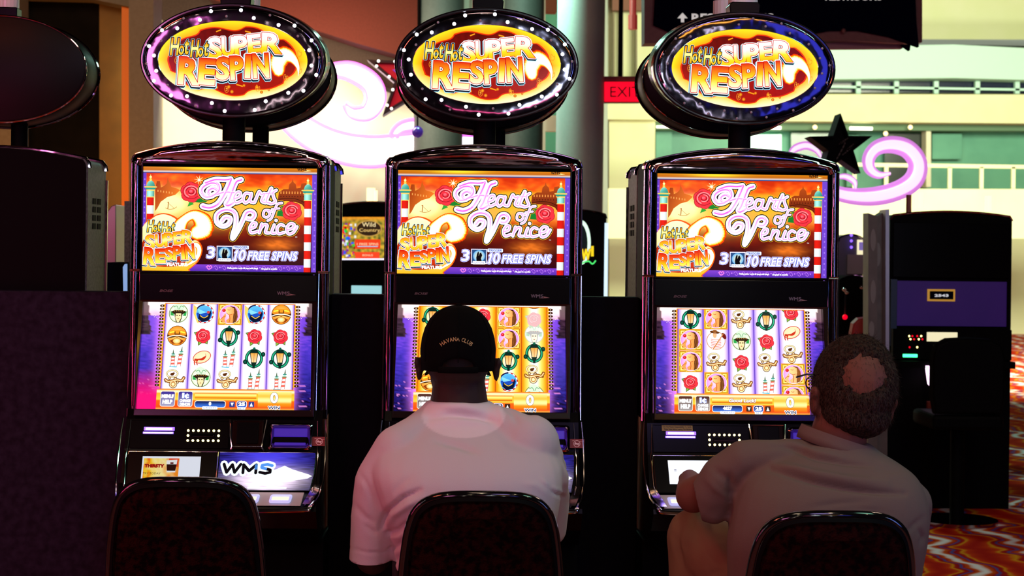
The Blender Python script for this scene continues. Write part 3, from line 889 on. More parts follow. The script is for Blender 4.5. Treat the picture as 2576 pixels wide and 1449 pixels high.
    a.curve([(167, 263), (161, 258), (164, 254), (167, 257), (170, 254), (173, 258)], 2.4, hx('#e070d0'), 4, True)
    for k in range(9):
        y = 40 + k * 14
        a.ell(4, y, 2, 2.6, hx('#9468e0'), 6); a.ell(428, y + 4, 2.2, 2.6, hx('#9068d8'), 6); a.ell(428, y + 122, 2.2, 2.6, hx('#9068d8'), 6)
    a.text('Malfunction voids all pays and plays', 250, 260, 76, 4.2, WHITE, [(0.35, WHITE)]); a.text('All pays in credits', 316, 261, 40, 4.0, WHITE, [(0.35, WHITE)])
    a.up()
    # roses
    for (x, y, r) in ((120, 71, 27), (371, 115, 25)):
        a.poly([(x + r * .4, y + r * .3), (x + r * 1.8, y + r * .6), (x + r * 1.2, y + r * 1.0), (x + r * .3, y + r * .9)] if x < 200 else [(x - r * .4, y + r * .6), (x - r * 1.5, y + r * .5), (x - r * 1.3, y - r * .7), (x - r * .4, y - r * .4)], hx('#187828'))
        a.poly([(x - r * .1, y + r * .7), (x - r * .35, y + r * 1.35), (x + r * .25, y + r * 1.1)], hx('#2c9c30'))
        rose(a, x, y, r, False)
        a.z -= 7
    a.up(7)
    for sx, sy, sr in ((139, 40, 12), (233, 46, 9)):
        for t in range(8):
            q = radians(45 * t + 10)
            a.line([(sx, sy), (sx + sr * cos(q), sy + sr * sin(q))], [2, .3], hx('#fff4b0'), False)
        a.ell(sx, sy, 3, 3, WHITE, 8)
    a.up()
    # script title drawn as brush strokes
    big, small = [], []
    def S(lst, w, *pts): lst.append(([cc(*p) for p in pts], w / 4.829))
    S(big, 58, (1000, 440), (940, 405), (880, 440), (900, 490), (960, 480), (1010, 420), (985, 350), (900, 345), (815, 395), (800, 455), (850, 510), (930, 500))
    S(big, 58, (850, 340), (960, 300), (1080, 300), (1150, 290))
    S(big, 66, (1150, 300), (1110, 400), (1050, 520), (990, 600), (900, 640), (815, 625))
    S(big, 64, (1275, 300), (1215, 325), (1170, 430), (1130, 540), (1100, 590), (1120, 610), (1180, 580))
    S(big, 44, (990, 480), (1080, 450), (1190, 455))
    S(small, 44, (1195, 530), (1255, 505), (1265, 455), (1225, 455), (1190, 520), (1215, 580), (1290, 550))
    S(small, 44, (1385, 470), (1330, 465), (1300, 530), (1330, 580), (1385, 530), (1400, 465), (1385, 555), (1430, 575))
    S(small, 44, (1440, 570), (1475, 480), (1495, 440), (1520, 475), (1560, 465), (1525, 550), (1570, 575))
    S(small, 46, (1640, 400), (1600, 490), (1580, 560), (1620, 575)); S(small, 36, (1570, 465), (1660, 455))
    S(small, 42, (1700, 420), (1660, 450), (1670, 510), (1690, 560), (1640, 585), (1600, 570))
    S(small, 34, (1610, 665), (1560, 670), (1548, 730), (1590, 750), (1625, 710), (1600, 665), (1650, 680))
    S(small, 34, (1770, 575), (1715, 590), (1680, 670), (1645, 760), (1600, 790)); S(small, 26, (1650, 650), (1740, 640))
    S(big, 56, (1050, 800), (1090, 755), (1150, 770), (1130, 835), (1060, 865), (990, 820), (985, 730), (1060, 670), (1160, 670), (1215, 730), (1215, 850), (1185, 960), (1180, 1010))
    S(big, 56, (1190, 1000), (1250, 900), (1300, 790), (1340, 700), (1400, 680), (1440, 720), (1410, 770), (1360, 770))
    S(small, 42, (1385, 890), (1445, 870), (1460, 825), (1420, 820), (1385, 880), (1405, 940), (1480, 920))
    S(small, 42, (1530, 830), (1500, 940)); S(small, 42, (1510, 900), (1555, 840), (1595, 850), (1575, 930), (1620, 940))
    S(small, 42, (1680, 840), (1650, 935), (1700, 940)); S(small, 44, (1700, 785), (1703, 787))
    S(small, 42, (1795, 850), (1755, 835), (1715, 880), (1730, 945), (1800, 930))
    S(small, 42, (1830, 900), (1895, 880), (1920, 835), (1870, 825), (1830, 880), (1850, 945), (1910, 930), (1955, 860))
    z = a.z
    for lay, (ex, c) in enumerate(((36 / 4.829, hx('#f8c830')), (26 / 4.829, hx('#14060c')), (0, hx('#f4e4fa')))):
        a.z = z + lay
        for pts, w in big + small:
            if lay == 2 and w < 5: continue
            a.curve(pts, w * (1.12 if w > 9.5 else 1.0) + ex * .85, c, 7)
    a.z = z + 3
    for pts, w in big:
        if w > 8: a.curve(pts, w * .42, lambda x, y: mix(hx('#e060d8'), hx('#fbe6ff'), (y - 40) / 120 if y < 100 else (y - 110) / 60), 7)
    for pts, w in small: a.curve(pts, w * .26, hx('#ee9ae8'), 6)
    a.z = z + 4
    for pts, w in big:
        if w > 8: a.curve([(x - 1.2, y - 1.6) for x, y in pts], w * .10, WHITE, 6)
    a.up()
    # flame cloud and fire comet lower left
    fl = [(0, 160), (8, 146), (20, 138), (34, 128), (52, 124), (72, 128), (88, 138), (92, 152), (98, 172), (118, 196), (134, 190), (146, 200), (150, 218), (140, 244), (118, 264), (112, SCH), (0, SCH)]
    a.clipx = (0, SCW); a.clipy = (0, SCH)
    a.poly(catmull(fl, 3), hx('#f05008')); a.up()
    fl2 = [(x - (3 if x > 60 else 0) + (0 if x else 0), y + 3 if y < 160 else y) for x, y in fl[:-1]] + [(0, SCH)]
    a.poly(catmull(fl2, 3), lambda x, y: mix(hx('#fff6c0'), hx('#ffb018'), (y - 130) / 130)); a.up()
    comet(a, [(96, 186), (92, 160), (106, 138), (128, 128), (148, 142), (152, 162), (136, 172)], [6, 26, 18, 20, 34, 38, 30], a.z)
    comet(a, [(112, 254), (134, 238), (142, 216), (134, 202), (118, 208)], [3, 8, 10, 10, 4], a.z - 3)
    def glow(x, y): return mix(hx('#e03808'), hx('#5c0c04'), .5 + nz(x, y, .08, 4))
    a.poly(catmull([(0, 200), (14, 180), (40, 172), (80, 176), (108, 196), (116, 226), (104, 250), (70, 258), (30, 256), (6, 244)], 3, True), glow); a.up()
    hot_hot(a, 48, 157, 66, 30, .8)
    big_letters(a, 'SUPER', [(20, 196, 24, 36, -4), (44, 193, 23, 32, -2), (66, 190, 22, 34, -3), (88, 186, 21, 32, -6), (113, 183, 31, 34, 2)], 26, fire_fill2, .9)
    big_letters(a, 'RESPIN', [(20, 232, 31, 44, 5), (46, 231, 25, 36, -2), (67, 225, 20, 32, -4), (87, 223, 20, 36, -2), (102, 221, 8, 36, -5), (119, 219, 23, 38, -6)], 32, lambda v: ramp([(0, hx('#fff060')), (.35, hx('#ffc010')), (.6, hx('#f06010')), (1, hx('#c81408'))], v), .95)
    a.text('FEATURE', 88, 252, 50, 8, WHITE, [(.4, WHITE)], bold=.02)
    a.clipx = a.clipy = None
    # free spins line
    ws = hx('#3848c0')
    a.text('3', 172, 221, 19, 29, WHITE, [(2.2, hx('#d8d0ff')), (1.2, ws)], shear=.1, bold=.02)
    a.rect(186, 204, 226, 242, hx('#e8e0ff')); a.up(); a.rect(188, 206, 224, 240, hx('#284878')); a.up()
    a.ell(206, 222, 15, 15, hx('#f8f0a0'), 16, edge=hx('#58a8e0')); a.up()
    a.poly([(200, 238), (199, 226), (201, 216), (204, 210), (206, 214), (205, 222), (208, 214), (211, 213), (214, 220), (211, 228), (214, 238)], BLK)
    a.rect(190, 235, 222, 243, WHITE, 2); a.up(); a.text('FEATURE', 206, 239, 28, 4, hx('#2848a0'))
    a.rect(227, 203, 266, 212, hx('#d8e0ff'), 2); a.up(); a.text('TRIGGER', 246.5, 207.5, 34, 5.5, hx('#2040a0'), bold=.02)
    z = a.z
    for w_, c_ in ((9.6, hx('#d8d0ff')), (7.6, ws), (4.6, WHITE)):
        a.line([(231.5, 239), (237.5, 216)], w_, c_); a.line([(237, 216), (232, 221)], w_ * .7, c_); a.line([(228, 239.5), (235, 239.5)], w_ * .6, c_); a.up()
    a.z = z
    a.text('0', 250, 227, 17, 28, WHITE, [(2.2, hx('#d8d0ff')), (1.2, ws)], shear=.15, bold=.02)
    a.text('FREE SPINS', 326, 228, 122, 22, WHITE, [(2.2, hx('#d8d0ff')), (1.2, ws)], shear=.2, bold=.025)
    a.z -= 3
    wms(a, 397, 11, 24, 6, BLK, hx('#ffe890'))
    a.text('TM', 384, 180, 5, 2.6, WHITE)
    return a

# ---- lower screens
CW, CH = 434.0, 268.0
def lower_art(sym, rects, gold=False, tint=0.0, credits='0', lucky=False, blue=True):
    a = Art()
    def canal(x, y):
        side = x if x < CW / 2 else CW - x
        u = y / CH
        n = nz(x * .6, y * 3.2, .09, 7) + .5 * nz(x, y * 6, .12, 2)
        if u < .13:
            c = ramp([(0, hx('#fff0e8')), (.6, hx('#ffd8e8')), (1, hx('#e0a0c8'))], u / .13 + n * .2)
            if side < 10 + u * 60: c = mix(c, hx('#503038'), .9)
        elif u < .30 and side < 14 + (u - .13) * 60 + nz(x, y, .2) * 8 and side < 44:
            c = mix(hx('#1c0c1c'), hx('#503048'), .5 + n)
            if side < 20: c = mix(c, hx('#100818'), (u - .13) * 4)
        else:
            w = ramp([(0, hx('#7040d0')), (.3, hx('#4630b8')), (.65, hx('#2c2490')), (.85, hx('#1c1060')), (1, hx('#080420'))], (u - .2) / .8 + n * .3)
            g = math.exp(-((side - 56) / 17) ** 2)
            w = mix(w, hx('#e080ff'), min(1, g * (1.15 - max(0, u - .75) * 2.5)))
            if n > .42 and u > .7: w = mix(w, hx('#f090f0'), .6)
            c = w
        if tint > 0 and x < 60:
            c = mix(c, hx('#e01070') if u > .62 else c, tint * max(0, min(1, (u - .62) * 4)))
        return c
    a.grid(0, 0, CW, CH, 108, 84, canal); a.up()
    # small lamps along the quays
    for k in range(9):
        for sx in (0, 1):
            x = 22 + k * 3.2 if not sx else CW - 22 - k * 3.2
            a.ell(x, 30 + k * 1.6 + (k % 3) * 2, 1.0, 1.0, hx('#fff0d0'), 6)
    L_, R_ = 57, 387
    top, bot = 4, 217
    a.rect(L_ - 3, top - 2, R_ + 3, bot + 3, hx('#d87818')); a.up()
    cwid = (R_ - L_) / 5
    def reel(x, y):
        f = ((x - L_) % cwid) / cwid
        e = min(f, 1 - f)
        if gold: return ramp([(0, hx('#d86c08')), (.10, hx('#f8a818')), (.24, hx('#ffd860')), (.42, hx('#fffbe8')), (.5, WHITE)], e)
        return ramp([(0, hx('#7040c8')), (.05, hx('#c0a0ec')), (.14, hx('#efe0fc')), (.26, WHITE), (.5, WHITE)], e * (1.35 if lucky is False else .8))
    a.grid(L_, top, R_, bot, 100, 1, reel); a.up()
    for k in range(6):
        x = L_ + k * cwid
        a.rect(x - .8, top, x + .8, bot, hx('#b04808') if gold else hx('#5030a8'))
    a.up()
    # line-number studs
    for k in range(25):
        y = 9 + k * 8.3
        for x, d in ((L_ - 9, 1), (R_ + 9, -1)):
            c = [hx('#f0a820'), hx('#e88818'), hx('#c8b020')][k % 3] if 7 < k < 19 else hx('#f0a018')
            a.poly([(x + 6 * d, y - 3.8), (x + 8.5 * d, y), (x + 6 * d, y + 3.8), (x - 2 * d, y + 2.4), (x - 2 * d, y - 2.4)], c)
    a.up()
    for k in range(25):
        y = 9 + k * 8.3
        for x in (L_ - 10, R_ + 10):
            a.ell(x, y, 6.2, 3.3, hx('#38180a'), 8); 
            a.z += 1; a.rect(x - .8, y - 1.8, x + .8, y + 1.8, hx('#fff0d0')); a.z -= 1
    a.up(2)
    fn = {'L': lantern, 'W': woman, 'R': rose, 'H': hatrose, 'V': ornament, 'M': mask, 'G': gondola, 'B': bridge, 'P': poles, 'N': gondolier}
    z = a.z
    a.clipy = (top, bot)
    for c, rows in enumerate(sym):
        for k, (ch, y) in enumerate(rows):
            a.z = z + (4 if k % 2 else 0)
            x = L_ + (c + .5) * cwid
            r = {'W': cwid * .47, 'R': 19, 'L': 26, 'G': 25, 'B': 26, 'M': 26, 'V': 25, 'H': 23, 'P': 28, 'N': 26}[ch.upper()]
            kw = {}
            if ch.islower() and ch.upper() in 'WRVM': kw['pale'] = .4
            if ch.upper() == 'R' and not kw: rose(a, x, y, r)
            else: fn[ch.upper()](a, x, y, r, **kw)
    a.clipy = None
    a.z = z + 12
    # gold console
    def bar(x, y):
        u = (y - 219) / 49
        return ramp([(0, hx('#e88018')), (.08, hx('#fff0c0')), (.2, hx('#f8a820')), (.5, hx('#ffc840')), (.56, hx('#f06010')), (.9, hx('#d84810')), (1, hx('#f8a040'))], u)
    a.grid(48, 219, 393, CH, 20, 24, bar); a.up()
    bt = hx('#3c3088') if blue else hx('#4c2820')
    for x0 in (58, 102):
        a.rect(x0, 223, x0 + 37, 262, hx('#f8e8d0'), 5); a.up(); a.rect(x0 + 1.2, 224.2, x0 + 35.8, 260.8, lambda x, y: mix(bt, mix(bt, WHITE, .28), (y - 240) / 20), 4); a.z -= 1
    a.grid(144, 227, 298, 241, 2, 10, lambda x, y: ramp([(0, hx('#d86010')), (.35, hx('#fff080')), (.7, hx('#f0a020')), (1, hx('#b84808'))], (y - 227) / 14))
    a.rect(144, 246, 222, 264, hx('#fff0d0'), 6); a.up(); a.rect(145.5, 247.5, 220.5, 262.5, lambda x, y: mix(hx('#101850'), hx('#3870d8'), (y - 250) / 12), 5); a.z -= 1
    a.grid(302, 223, 386, 262, 2, 12, lambda x, y: ramp([(0, hx('#ffe080')), (.3, hx('#f8b028')), (.55, hx('#fff8a0')), (.75, hx('#f09018')), (1, hx('#e06010'))], (y - 223) / 39))
    for x0 in (231, 279): a.rect(x0, 248, x0 + 14, 262, hx('#2c3880') if blue else hx('#3c2418'), 2)
    a.rect(249, 246, 275, 264, hx('#e8e0ff'), 6); a.up(); a.rect(250.5, 247.5, 273.5, 262.5, lambda x, y: mix(hx('#101850'), hx('#3060c8'), (y - 250) / 12), 5)
    a.up()
    a.poly([(234, 251), (242, 251), (238, 260)], WHITE); a.poly([(282, 260), (290, 260), (286, 250)], WHITE)
    a.text('MENU/', 76.5, 236, 30, 9, WHITE, [(.6, WHITE)], bold=.03); a.text('HELP', 76.5, 250, 24, 10, WHITE, [(.6, WHITE)], bold=.03)
    a.text('I', 115, 234, 4, 12, WHITE, [(1.4, hx('#6888e0')), (.5, WHITE)], bold=.02); a.line([(112.5, 230.5), (115, 228.5)], 2.2, WHITE); a.text('c', 124, 235.5, 10, 9, WHITE, [(1.4, hx('#6888e0')), (.5, WHITE)], bold=.02); a.line([(124.5, 228.5), (124, 242)], 1.6, WHITE); a.text('CHANGE', 120.5, 247, 27, 7, WHITE, [(.4, WHITE)], bold=.03); a.text('DENOM', 120.5, 256, 25, 7, WHITE, [(.4, WHITE)], bold=.03)
    a.text(credits, 183, 254, None, 8.5, WHITE, [(.5, WHITE)], bold=.03)
    a.rect(164, 261, 202, 268, WHITE, 2); a.text('25', 262, 254.5, 16, 9, WHITE, [(.5, WHITE)], bold=.03); a.rect(252, 262, 272, 268, WHITE, 2)
    a.text('0', 343, 238, 17, 24, WHITE, [(2.2, hx('#101030')), (1.4, WHITE)])
    a.text('WIN', 343, 263, 28, 7, hx('#202858'), [(1.6, WHITE), (.4, hx('#202858'))])
    a.up(); a.text('CREDITS', 183, 264.5, 32, 4.4, hx('#505890')); a.text('BET', 262, 265.4, 14, 4, hx('#505890'))
    if lucky: a.text('Good Luck!', 221, 234, 68, 9, WHITE, [(1.1, hx('#7c2c08')), (.3, WHITE)], shear=.2, bold=.02)
    return a
Y1, Y2, Y3, Y4 = 28, 84, 137, 192
def col_(*a): return list(a)
SYM1 = [[('M', Y1 - 3), ('B', Y2), ('P', Y3), ('V', Y4)], [('G', Y1), ('R', Y2), ('H', Y3), ('M', Y4 - 6)], [('W', Y1 + 1), ('L', Y2), ('P', Y3), ('V', Y4)], [('G', Y1), ('R', Y2), ('L', Y3 + 1), ('P', Y4)], [('B', Y1), ('R', Y2), ('L', Y3 + 1), ('P', Y4)]]
SYM2 = [[('L', Y1), ('R', Y2), ('W', Y3), ('B', Y4)], [('W', Y1), ('V', Y2), ('L', Y3), ('R', Y4)], [('R', Y1 - 2), ('H', Y2), ('V', Y3), ('P', Y4)], [('W', 29), ('W', 83), ('L', 138), ('G', 192)], [('B', -18), ('r', 34), ('m', 68), ('L', 118), ('V', 172), ('M', 222)]]
SYM3 = [[('L', Y1), ('W', 81), ('W', 136), ('R', 189)], [('W', 27), ('N', Y2 - 4), ('V', Y3), ('W', 190)], [('V', Y1), ('M', Y2 - 4), ('R', Y3), ('V', 190)], [('L', Y1 + 2), ('R', Y2), ('V', Y3), ('P', 190)], [('R', 10), ('H', 60), ('V', 115), ('w', 166), ('w', 222)]]

def belly_art():
    a = Art()
    w, h = 240.0, 96.0
    def f(x, y):
        n = nz(x * .25, y * 3.5, .12, 3)
        g = math.exp(-((x - 125) / 70) ** 2 - ((y - 70) / 26) ** 2)
        g2 = math.exp(-((x - 120) / 80) ** 2 - ((y - 8) / 50) ** 2)
        c = mix(hx('#0c0838'), hx('#4038d0'), min(1, g2 * 1.1 + n * .35))
        return mix(c, hx('#ffe8ff'), min(1, g * 1.5 + n * g))
    a.grid(0, 0, w, h, 70, 60, f); a.up()
    a.poly([(100, 62), (165, 33), (185, 42), (228, 55), (236, 59), (226, 65), (150, 78), (100, 82)], hx('#f4f8ff')); a.up()
    a.line([(80, 90), (176, 90)], 5, hx('#f0e8ff'))
    strokes = [[(13, 30), (21, 51), (34, 31), (41, 51), (55, 30)], [(62, 52), (62, 31), (77, 47), (94, 31), (94, 52)], [(134, 33), (122, 30), (109, 32), (108, 38), (118, 41), (130, 44), (130, 50), (118, 53), (104, 50)]]
    for w_, c_ in ((19, hx('#e8fcff')), (7.5, BLK)):
        for st_ in strokes: a.line(st_, w_, c_)
        a.up()
    a.line(strokes[2][:5], 7.5, hx('#4c88d8')); a.line([(94, 33), (94, 40)], 7.5, hx('#3c70b8'))
    return a, w, h
def promo_art(blank):
    a = Art()
    w, h = 145.0, 60.0
    a.rect(0, 0, w, h, hx('#eef2ff')); a.up()
    if blank:
        a.rect(14, 22, 20, 26, hx('#a0a0b0')); a.line([(14, 28), (20, 28)], 1, hx('#909098'))
        return a, w, h
    a.grid(4, 5, 92, h, 20, 14, lambda x, y: ramp([(0, hx('#f86018')), (.15, hx('#ffd020')), (.5, hx('#fff0a0')), (1, hx('#f89020'))], (x / 92 + nz(x, y, .08) * .4)))
    a.rect(66, 5, 90, 26, hx('#e84820')); a.up()
    a.text('THIRSTY', 31, 24, 48, 8, hx('#8c1010'), [(.6, hx('#d83018'))], bold=.04)
    a.text('TRY TODAY', 26, 43, 44, 5, hx('#5c4010'))
    a.poly([(60, 10), (87, 8), (84, 40), (63, 40)], hx('#f0f0f0')); a.up()
    a.poly([(61, 20), (86, 20), (84, 36), (63, 36)], hx('#2c1008')); a.rect(70, 15, 78, 19, hx('#601010'))
    return a, w, h
# ================================================================== slot machines
def L(u, v, y):
    k = (CAMD + y) / CAMD / 850.0
    return Vector((u * k, y, CAMZ + (HOR - v) * k))
PROF = [(1037, -.050), (1062, -.070), (1136, -.098), (1142, -.100), (1238, -.165), (1242, -.170), (1280, -.255), (1292, -.262)]
def yprof(v):
    if v <= PROF[0][0]: return PROF[0][1]
    for (a, ya), (b, yb) in zip(PROF, PROF[1:]):
        if v <= b: return ya + (yb - ya) * (v - a) / (b - a)
    return PROF[-1][1]
def S(u, v, d=0.0):
    return L(u, v, yprof(v) - d)
def plate(mb, u0, u1, v0, v1, d0, d1, mi=0, f=S):
    vs = [f(u, v, d) for d in (d0, d1) for u, v in ((u0, v0), (u1, v0), (u1, v1), (u0, v1))]
    return mb.add(vs, [(0, 1, 2, 3), (7, 6, 5, 4), (0, 4, 5, 1), (1, 5, 6, 2), (2, 6, 7, 3), (3, 7, 4, 0)], mi)
def F0(u, v, d=0.0):
    return L(u, v, -d)
def arch_outline(hw, vbase, vs_, vtop, n=18, inset=0):
    """cap outline: up the right side, over the arch, down the left"""
    pts = [(hw, vbase), (hw, vs_ + 14), (hw - 3, vs_ + 5), (hw - 10, vs_ - 2)]
    for k in range(1, n):
        t = 1 - 2 * k / n
        pts.append(((hw - 14) * t, vtop + (vs_ - 4 - vtop) * abs(t) ** 2.0))
    pts += [(-(hw - 10), vs_ - 2), (-(hw - 3), vs_ + 5), (-hw, vs_ + 14), (-hw, vbase)]
    return pts
def oval(cu, cv, a, b, y, n=64, f=L):
    return [f(cu + a * cos(2 * pi * k / n), cv + b * sin(2 * pi * k / n), y) for k in range(n)]
BULBS = []
for _k in range(36):
    _t = 2 * pi * (_k + .5) / 36 - pi / 2
    BULBS.append((216 * cos(_t), 127 * sin(_t)) if _k % 2 == 0 else (197 * cos(_t), 111 * sin(_t)))
SIGN_V = 163
def build_sign(root, lit, cu=3):
    sg = MB()
    ys = 0.0
    N = 96
    rings = [oval(cu, SIGN_V, 231, 143, ys + .006, N), oval(cu, SIGN_V, 231.5, 143.5, ys + .03, N), oval(cu, SIGN_V, 229, 141, ys + .12, N), oval(cu, SIGN_V, 220, 132, ys + .135, N)]
    rings = [oval(cu, SIGN_V, 180, 95, ys + .004, N)] + rings
    sg.rings(rings, 0, True, True)
    sign = sg.build('oval_sign', M_HOUSING, root, angle=40)
    rg = MB()
    prof = [(186, 99.5, .0), (186.5, 100, -.0070), (196, 109, -.0074), (206, 118, -.0076), (214, 126, -.0074), (220, 132, -.0070), (223, 135, .0)]
    rg.rings([oval(cu, SIGN_V, a, b, ys + y, N) for a, b, y in prof], 0, True, False)
    rg.build('mirror_ring', M_RING, sign, angle=60)
    tr = MB()
    tr.tube(oval(cu, SIGN_V, 226.5, 138.5, ys + .001, N), .0062, 10, 0, True)
    tr.build('outer_rim', M_HOUSING, sign)
    tr = MB()
    tr.tube(oval(cu, SIGN_V, 187, 100.3, ys - .006, N), .0012, 6, 0, True)
    tr.build('inner_trim', M_TRIM, sign)
    a = sign_art()
    a.build('picture_panel', M_SIGNART, lambda x, y, d: L(cu + x, SIGN_V + y, ys - .002 - d), sign)
    for k, (bx, by) in enumerate(BULBS):
        on = lit and (k % 3 != 2)
        b = MB()
        c = L(cu + bx, SIGN_V + by, ys - .0075)
        r = .0052 if on else .0040
        b.sphere(c, (r, r * .8, r), 10, 6)
        b.build('bulb', M_BULBON if on else M_BULBOFF, sign)
    p = MB()
    c0, c1 = L(0, 372, .06), L(0, 290, .06)
    p.tube([c0, c1], .0335, 20)
    p.build('sign_post', M_BLACKM, root)
    t = MB()
    q = [(-34, 30), (40, 30), (42, 6), (36, -2), (-30, -2), (-36, 6)]
    t.prism([(L(u + 2, v, .05).x, L(u + 2, v, .05).z) for u, v in q][::-1], .02, .10)
    t.build('lamp_base', M_BLACK, root, smooth=False, bevel=.003)
    t = MB()
    n = 44; pts = []
    for k in range(n):
        tt = 2 * pi * k / n
        e = 0.035 * (1 + .02 * (k % 2))
        pts.append((.006 + (.0415 + (.0012 if k % 2 else 0)) * (abs(cos(tt)) ** .5) * (1 if cos(tt) > 0 else -1), .06 + .036 * (abs(sin(tt)) ** .5) * (1 if sin(tt) > 0 else -1)))
    z0, z1 = L(0, -2, .05).z, L(0, -52, .05).z
    t.rings([[(x, y, z0) for x, y in pts], [(x, y, z1) for x, y in pts]])
    t.build('top_lamp', M_LAMP, root, angle=20)
    return sign

def slot_machine(x0, name, label, sym, opts, sign_lit, blank, zoff=0.0, belly_lit=True, sticker=False):
    root = empty('slot_machine', (x0, 0, 0))
    tag(root, label, 'slot machine', 'slot machines in the front row')
    # cabinet carcass
    m = MB()
    o = arch_outline(245, 1040, 402, 369)
    m.prism([(L(u, v, .1).x * .985, L(u, v, .1).z - .004) for u, v in o], .022, .20)
    m.build('cabinet', M_BLACKM, root, angle=30)
    m = MB()
    k = .29
    prof = [(.20, L(0, 1037, 0).z)] + [(yprof(v) + .004, S(0, v).z) for v, _ in PROF] + [(-.20, .655), (-.12, .60), (-.02, .585), (.20, .585)]
    def px_(pr, x0_, x1_):
        n = len(pr)
        return [(x0_, y, z) for y, z in pr] + [(x1_, y, z) for y, z in pr], [tuple(range(n)), tuple(range(2 * n - 1, n - 1, -1))] + [(i, (i + 1) % n, n + (i + 1) % n, n + i) for i in range(n)]
    m.add(*px_(prof, -.283, .283))
    m.build('lower_body', M_BLACK, root, smooth=False)
    m = MB()
    m.box(-.289, .289, -.03, .20, 0.0, .60)
    m.build('base_cabinet', M_BLACKM, root, smooth=False, bevel=.004)
    # arched chrome cap with stepped, bulging front
    m = MB()
    def out(hw, vb, vs, vt, y): return [L(u, v, y) for u, v in arch_outline(hw, vb, vs, vt)]
    R_ = [out(246, 421, 402, 366, .06), out(247, 421, 401, 365, .012), out(245.5, 421, 403, 367.5, -.006), out(241, 421, 407, 372, -.014), out(232, 421, 412, 386, -.019), out(222, 421, 415, 404, -.013), out(219, 421, 417, 415, -.004)]
    m.rings(R_, 0, False, True)
    m.build('arched_top_cap', M_CHROME, root, angle=50)
    m = MB()
    m.tube([L(u, v, .001) for u, v in arch_outline(246.5, 421, 401.5, 365.5)], .0022, 6)
    m.tube([L(-240, 421, -.012), L(-222, 421, -.012)], .0014, 6); m.tube([L(222, 421, -.012), L(240, 421, -.012)], .0014, 6)
    m.build('cap_trim', M_TRIM, root)
    # screen bezels
    m = MB()
    def frame(mb, uo, vo0, vo1, ui, vi0, vi1, y0, y1, f=L, cu=0):
        P4 = lambda a, b0, b1, y: [L(cu - a, b0, y), L(cu + a, b0, y), L(cu + a, b1, y), L(cu - a, b1, y)]
        A, B, C, D = P4(uo, vo0, vo1, y1), P4(uo, vo0, vo1, y0), P4(ui, vi0, vi1, y0), P4(ui, vi0, vi1, y1)
        mb.rings([A, B, C, D], 0, True, False)
    frame(m, 221, 417, 697, 216.5, 423.5, 691.5, -.012, .02)
    m.build('upper_bezel', M_BLACK, root, smooth=False, bevel=.0012)
    a = upper_cache()
    sc = a.build('upper_screen', M_SCREEN, lambda x, y, d: L(-217 + x, 423 + y, -.001 - d), root) if not upper_cache.obj else None
    if sc is None:
        sc = upper_cache.obj.copy(); COL.objects.link(sc); sc.parent = root
    else:
        upper_cache.obj = sc
    # side rails
    for sx in (-1, 1):
        m = MB()
        n = 10
        def rail(v0, v1, ua, ub, bul):
            rr = []
            for v in (v0, v1):
                r = []
                for k in range(n + 1):
                    t = pi * k / n
                    um = (ua + ub) / 2; hw = (ub - ua) / 2
                    r.append(L(sx * (um + hw * cos(t)), v, .014 - bul * sin(t)))
                rr.append(r)
            m.rings(rr, 0, False, False)
        rail(422, 688, 222, 247, .026)
        m.build('upper_side_rail', M_CHROME, root, angle=60)
        m = MB()
        n = 8
        rail(692, 1058, 226, 247, .020)
        m.build('lower_side_rail', M_BROWNGL if sx > 0 else M_CHROME2, root, angle=60)
        m = MB()
        m.tube([L(sx * 246.5, 423, .006), L(sx * 246.8, 560, .006), L(sx * 247, 688, .006)], .0026, 6)
        m.tube([L(sx * 247, 692, .006), L(sx * 247.5, 880, .000), L(sx * 249, 1056, -.02)], .0025, 6)
        m.tube([L(sx * 223, 692, .002), L(sx * 223, 1056, -.03)], .0013, 6)
        for v in (688, 692):
            m.tube([L(sx * 222, v, -.012), L(sx * 247, v, -.010)], .0012, 6)
        m.tube([S(sx * 251, 1060, .004), S(sx * 255, 1100, .004), S(sx * 258, 1160, .004), S(sx * 258, 1215, .004), S(sx * 253, 1252, .004), S(sx * 243, 1280, .006)], .0027, 6)
        m.tube([S(sx * 232, 1064, .002), S(sx * 236, 1130, .002), S(sx * 239, 1150, .002), S(sx * 239, 1220, .003), S(sx * 233, 1250, .004), S(sx * 224, 1276, .004)], .0014, 6)
        m.build('chrome_edge_trim', M_TRIM, root)
    # speaker panel between the screens
    m = MB()
    plate(m, -221, 221, 697.5, 766, -.02, .010, f=F0)
    m.build('speaker_panel', M_BLACK, root, smooth=False, bevel=.003)
    lg = Art()
    lg.text('BOSE', 0, 0, 32, 6, hx('#584444'), shear=.4, bold=.03)
    lg.build('audio_logo', M_PRINT, lambda x, y, d: L(-155 + x, 741 + y, -.0112 - d), root)
    lg = Art()
    wms(lg, 292, 3, 32, 8, hx('#6a6268'), hx('#8c6c64'))
    lg.build('maker_logo', M_PRINT, lambda x, y, d: L(-155 + x, 741 + y, -.0112 - d), root)
    # lower screen, leaning out at the foot
    m = MB()
    P4 = [[L(-223, 764, .004), L(221, 764, .004), L(223, 1052, -.062), L(-226, 1052, -.062)],
          [L(-223, 764, -.010), L(221, 764, -.010), L(223, 1054, -.074), L(-226, 1054, -.074)],
          [L(-213, 769, -.008), L(208, 769, -.008), L(214, 1037, -.070), L(-222, 1037, -.070)],
          [L(-212, 770, .020), L(207, 770, .020), L(213, 1036, -.046), L(-221, 1036, -.046)]]
    m.rings(P4, 0, True, False)
    m.build('lower_bezel', M_BROWNGL, root, smooth=False, bevel=.0015)
    a = lower_art(sym, None, **opts)
    def pl(x, y, d):
        t = y / CH
        return L((x - 217) * (.966 + .034 * t) - 2.8 - 1.6 * t, 769.5 + 267 * t, .014 - .066 * t - d)
    a.build('lower_screen', M_SCREEN, pl, root)
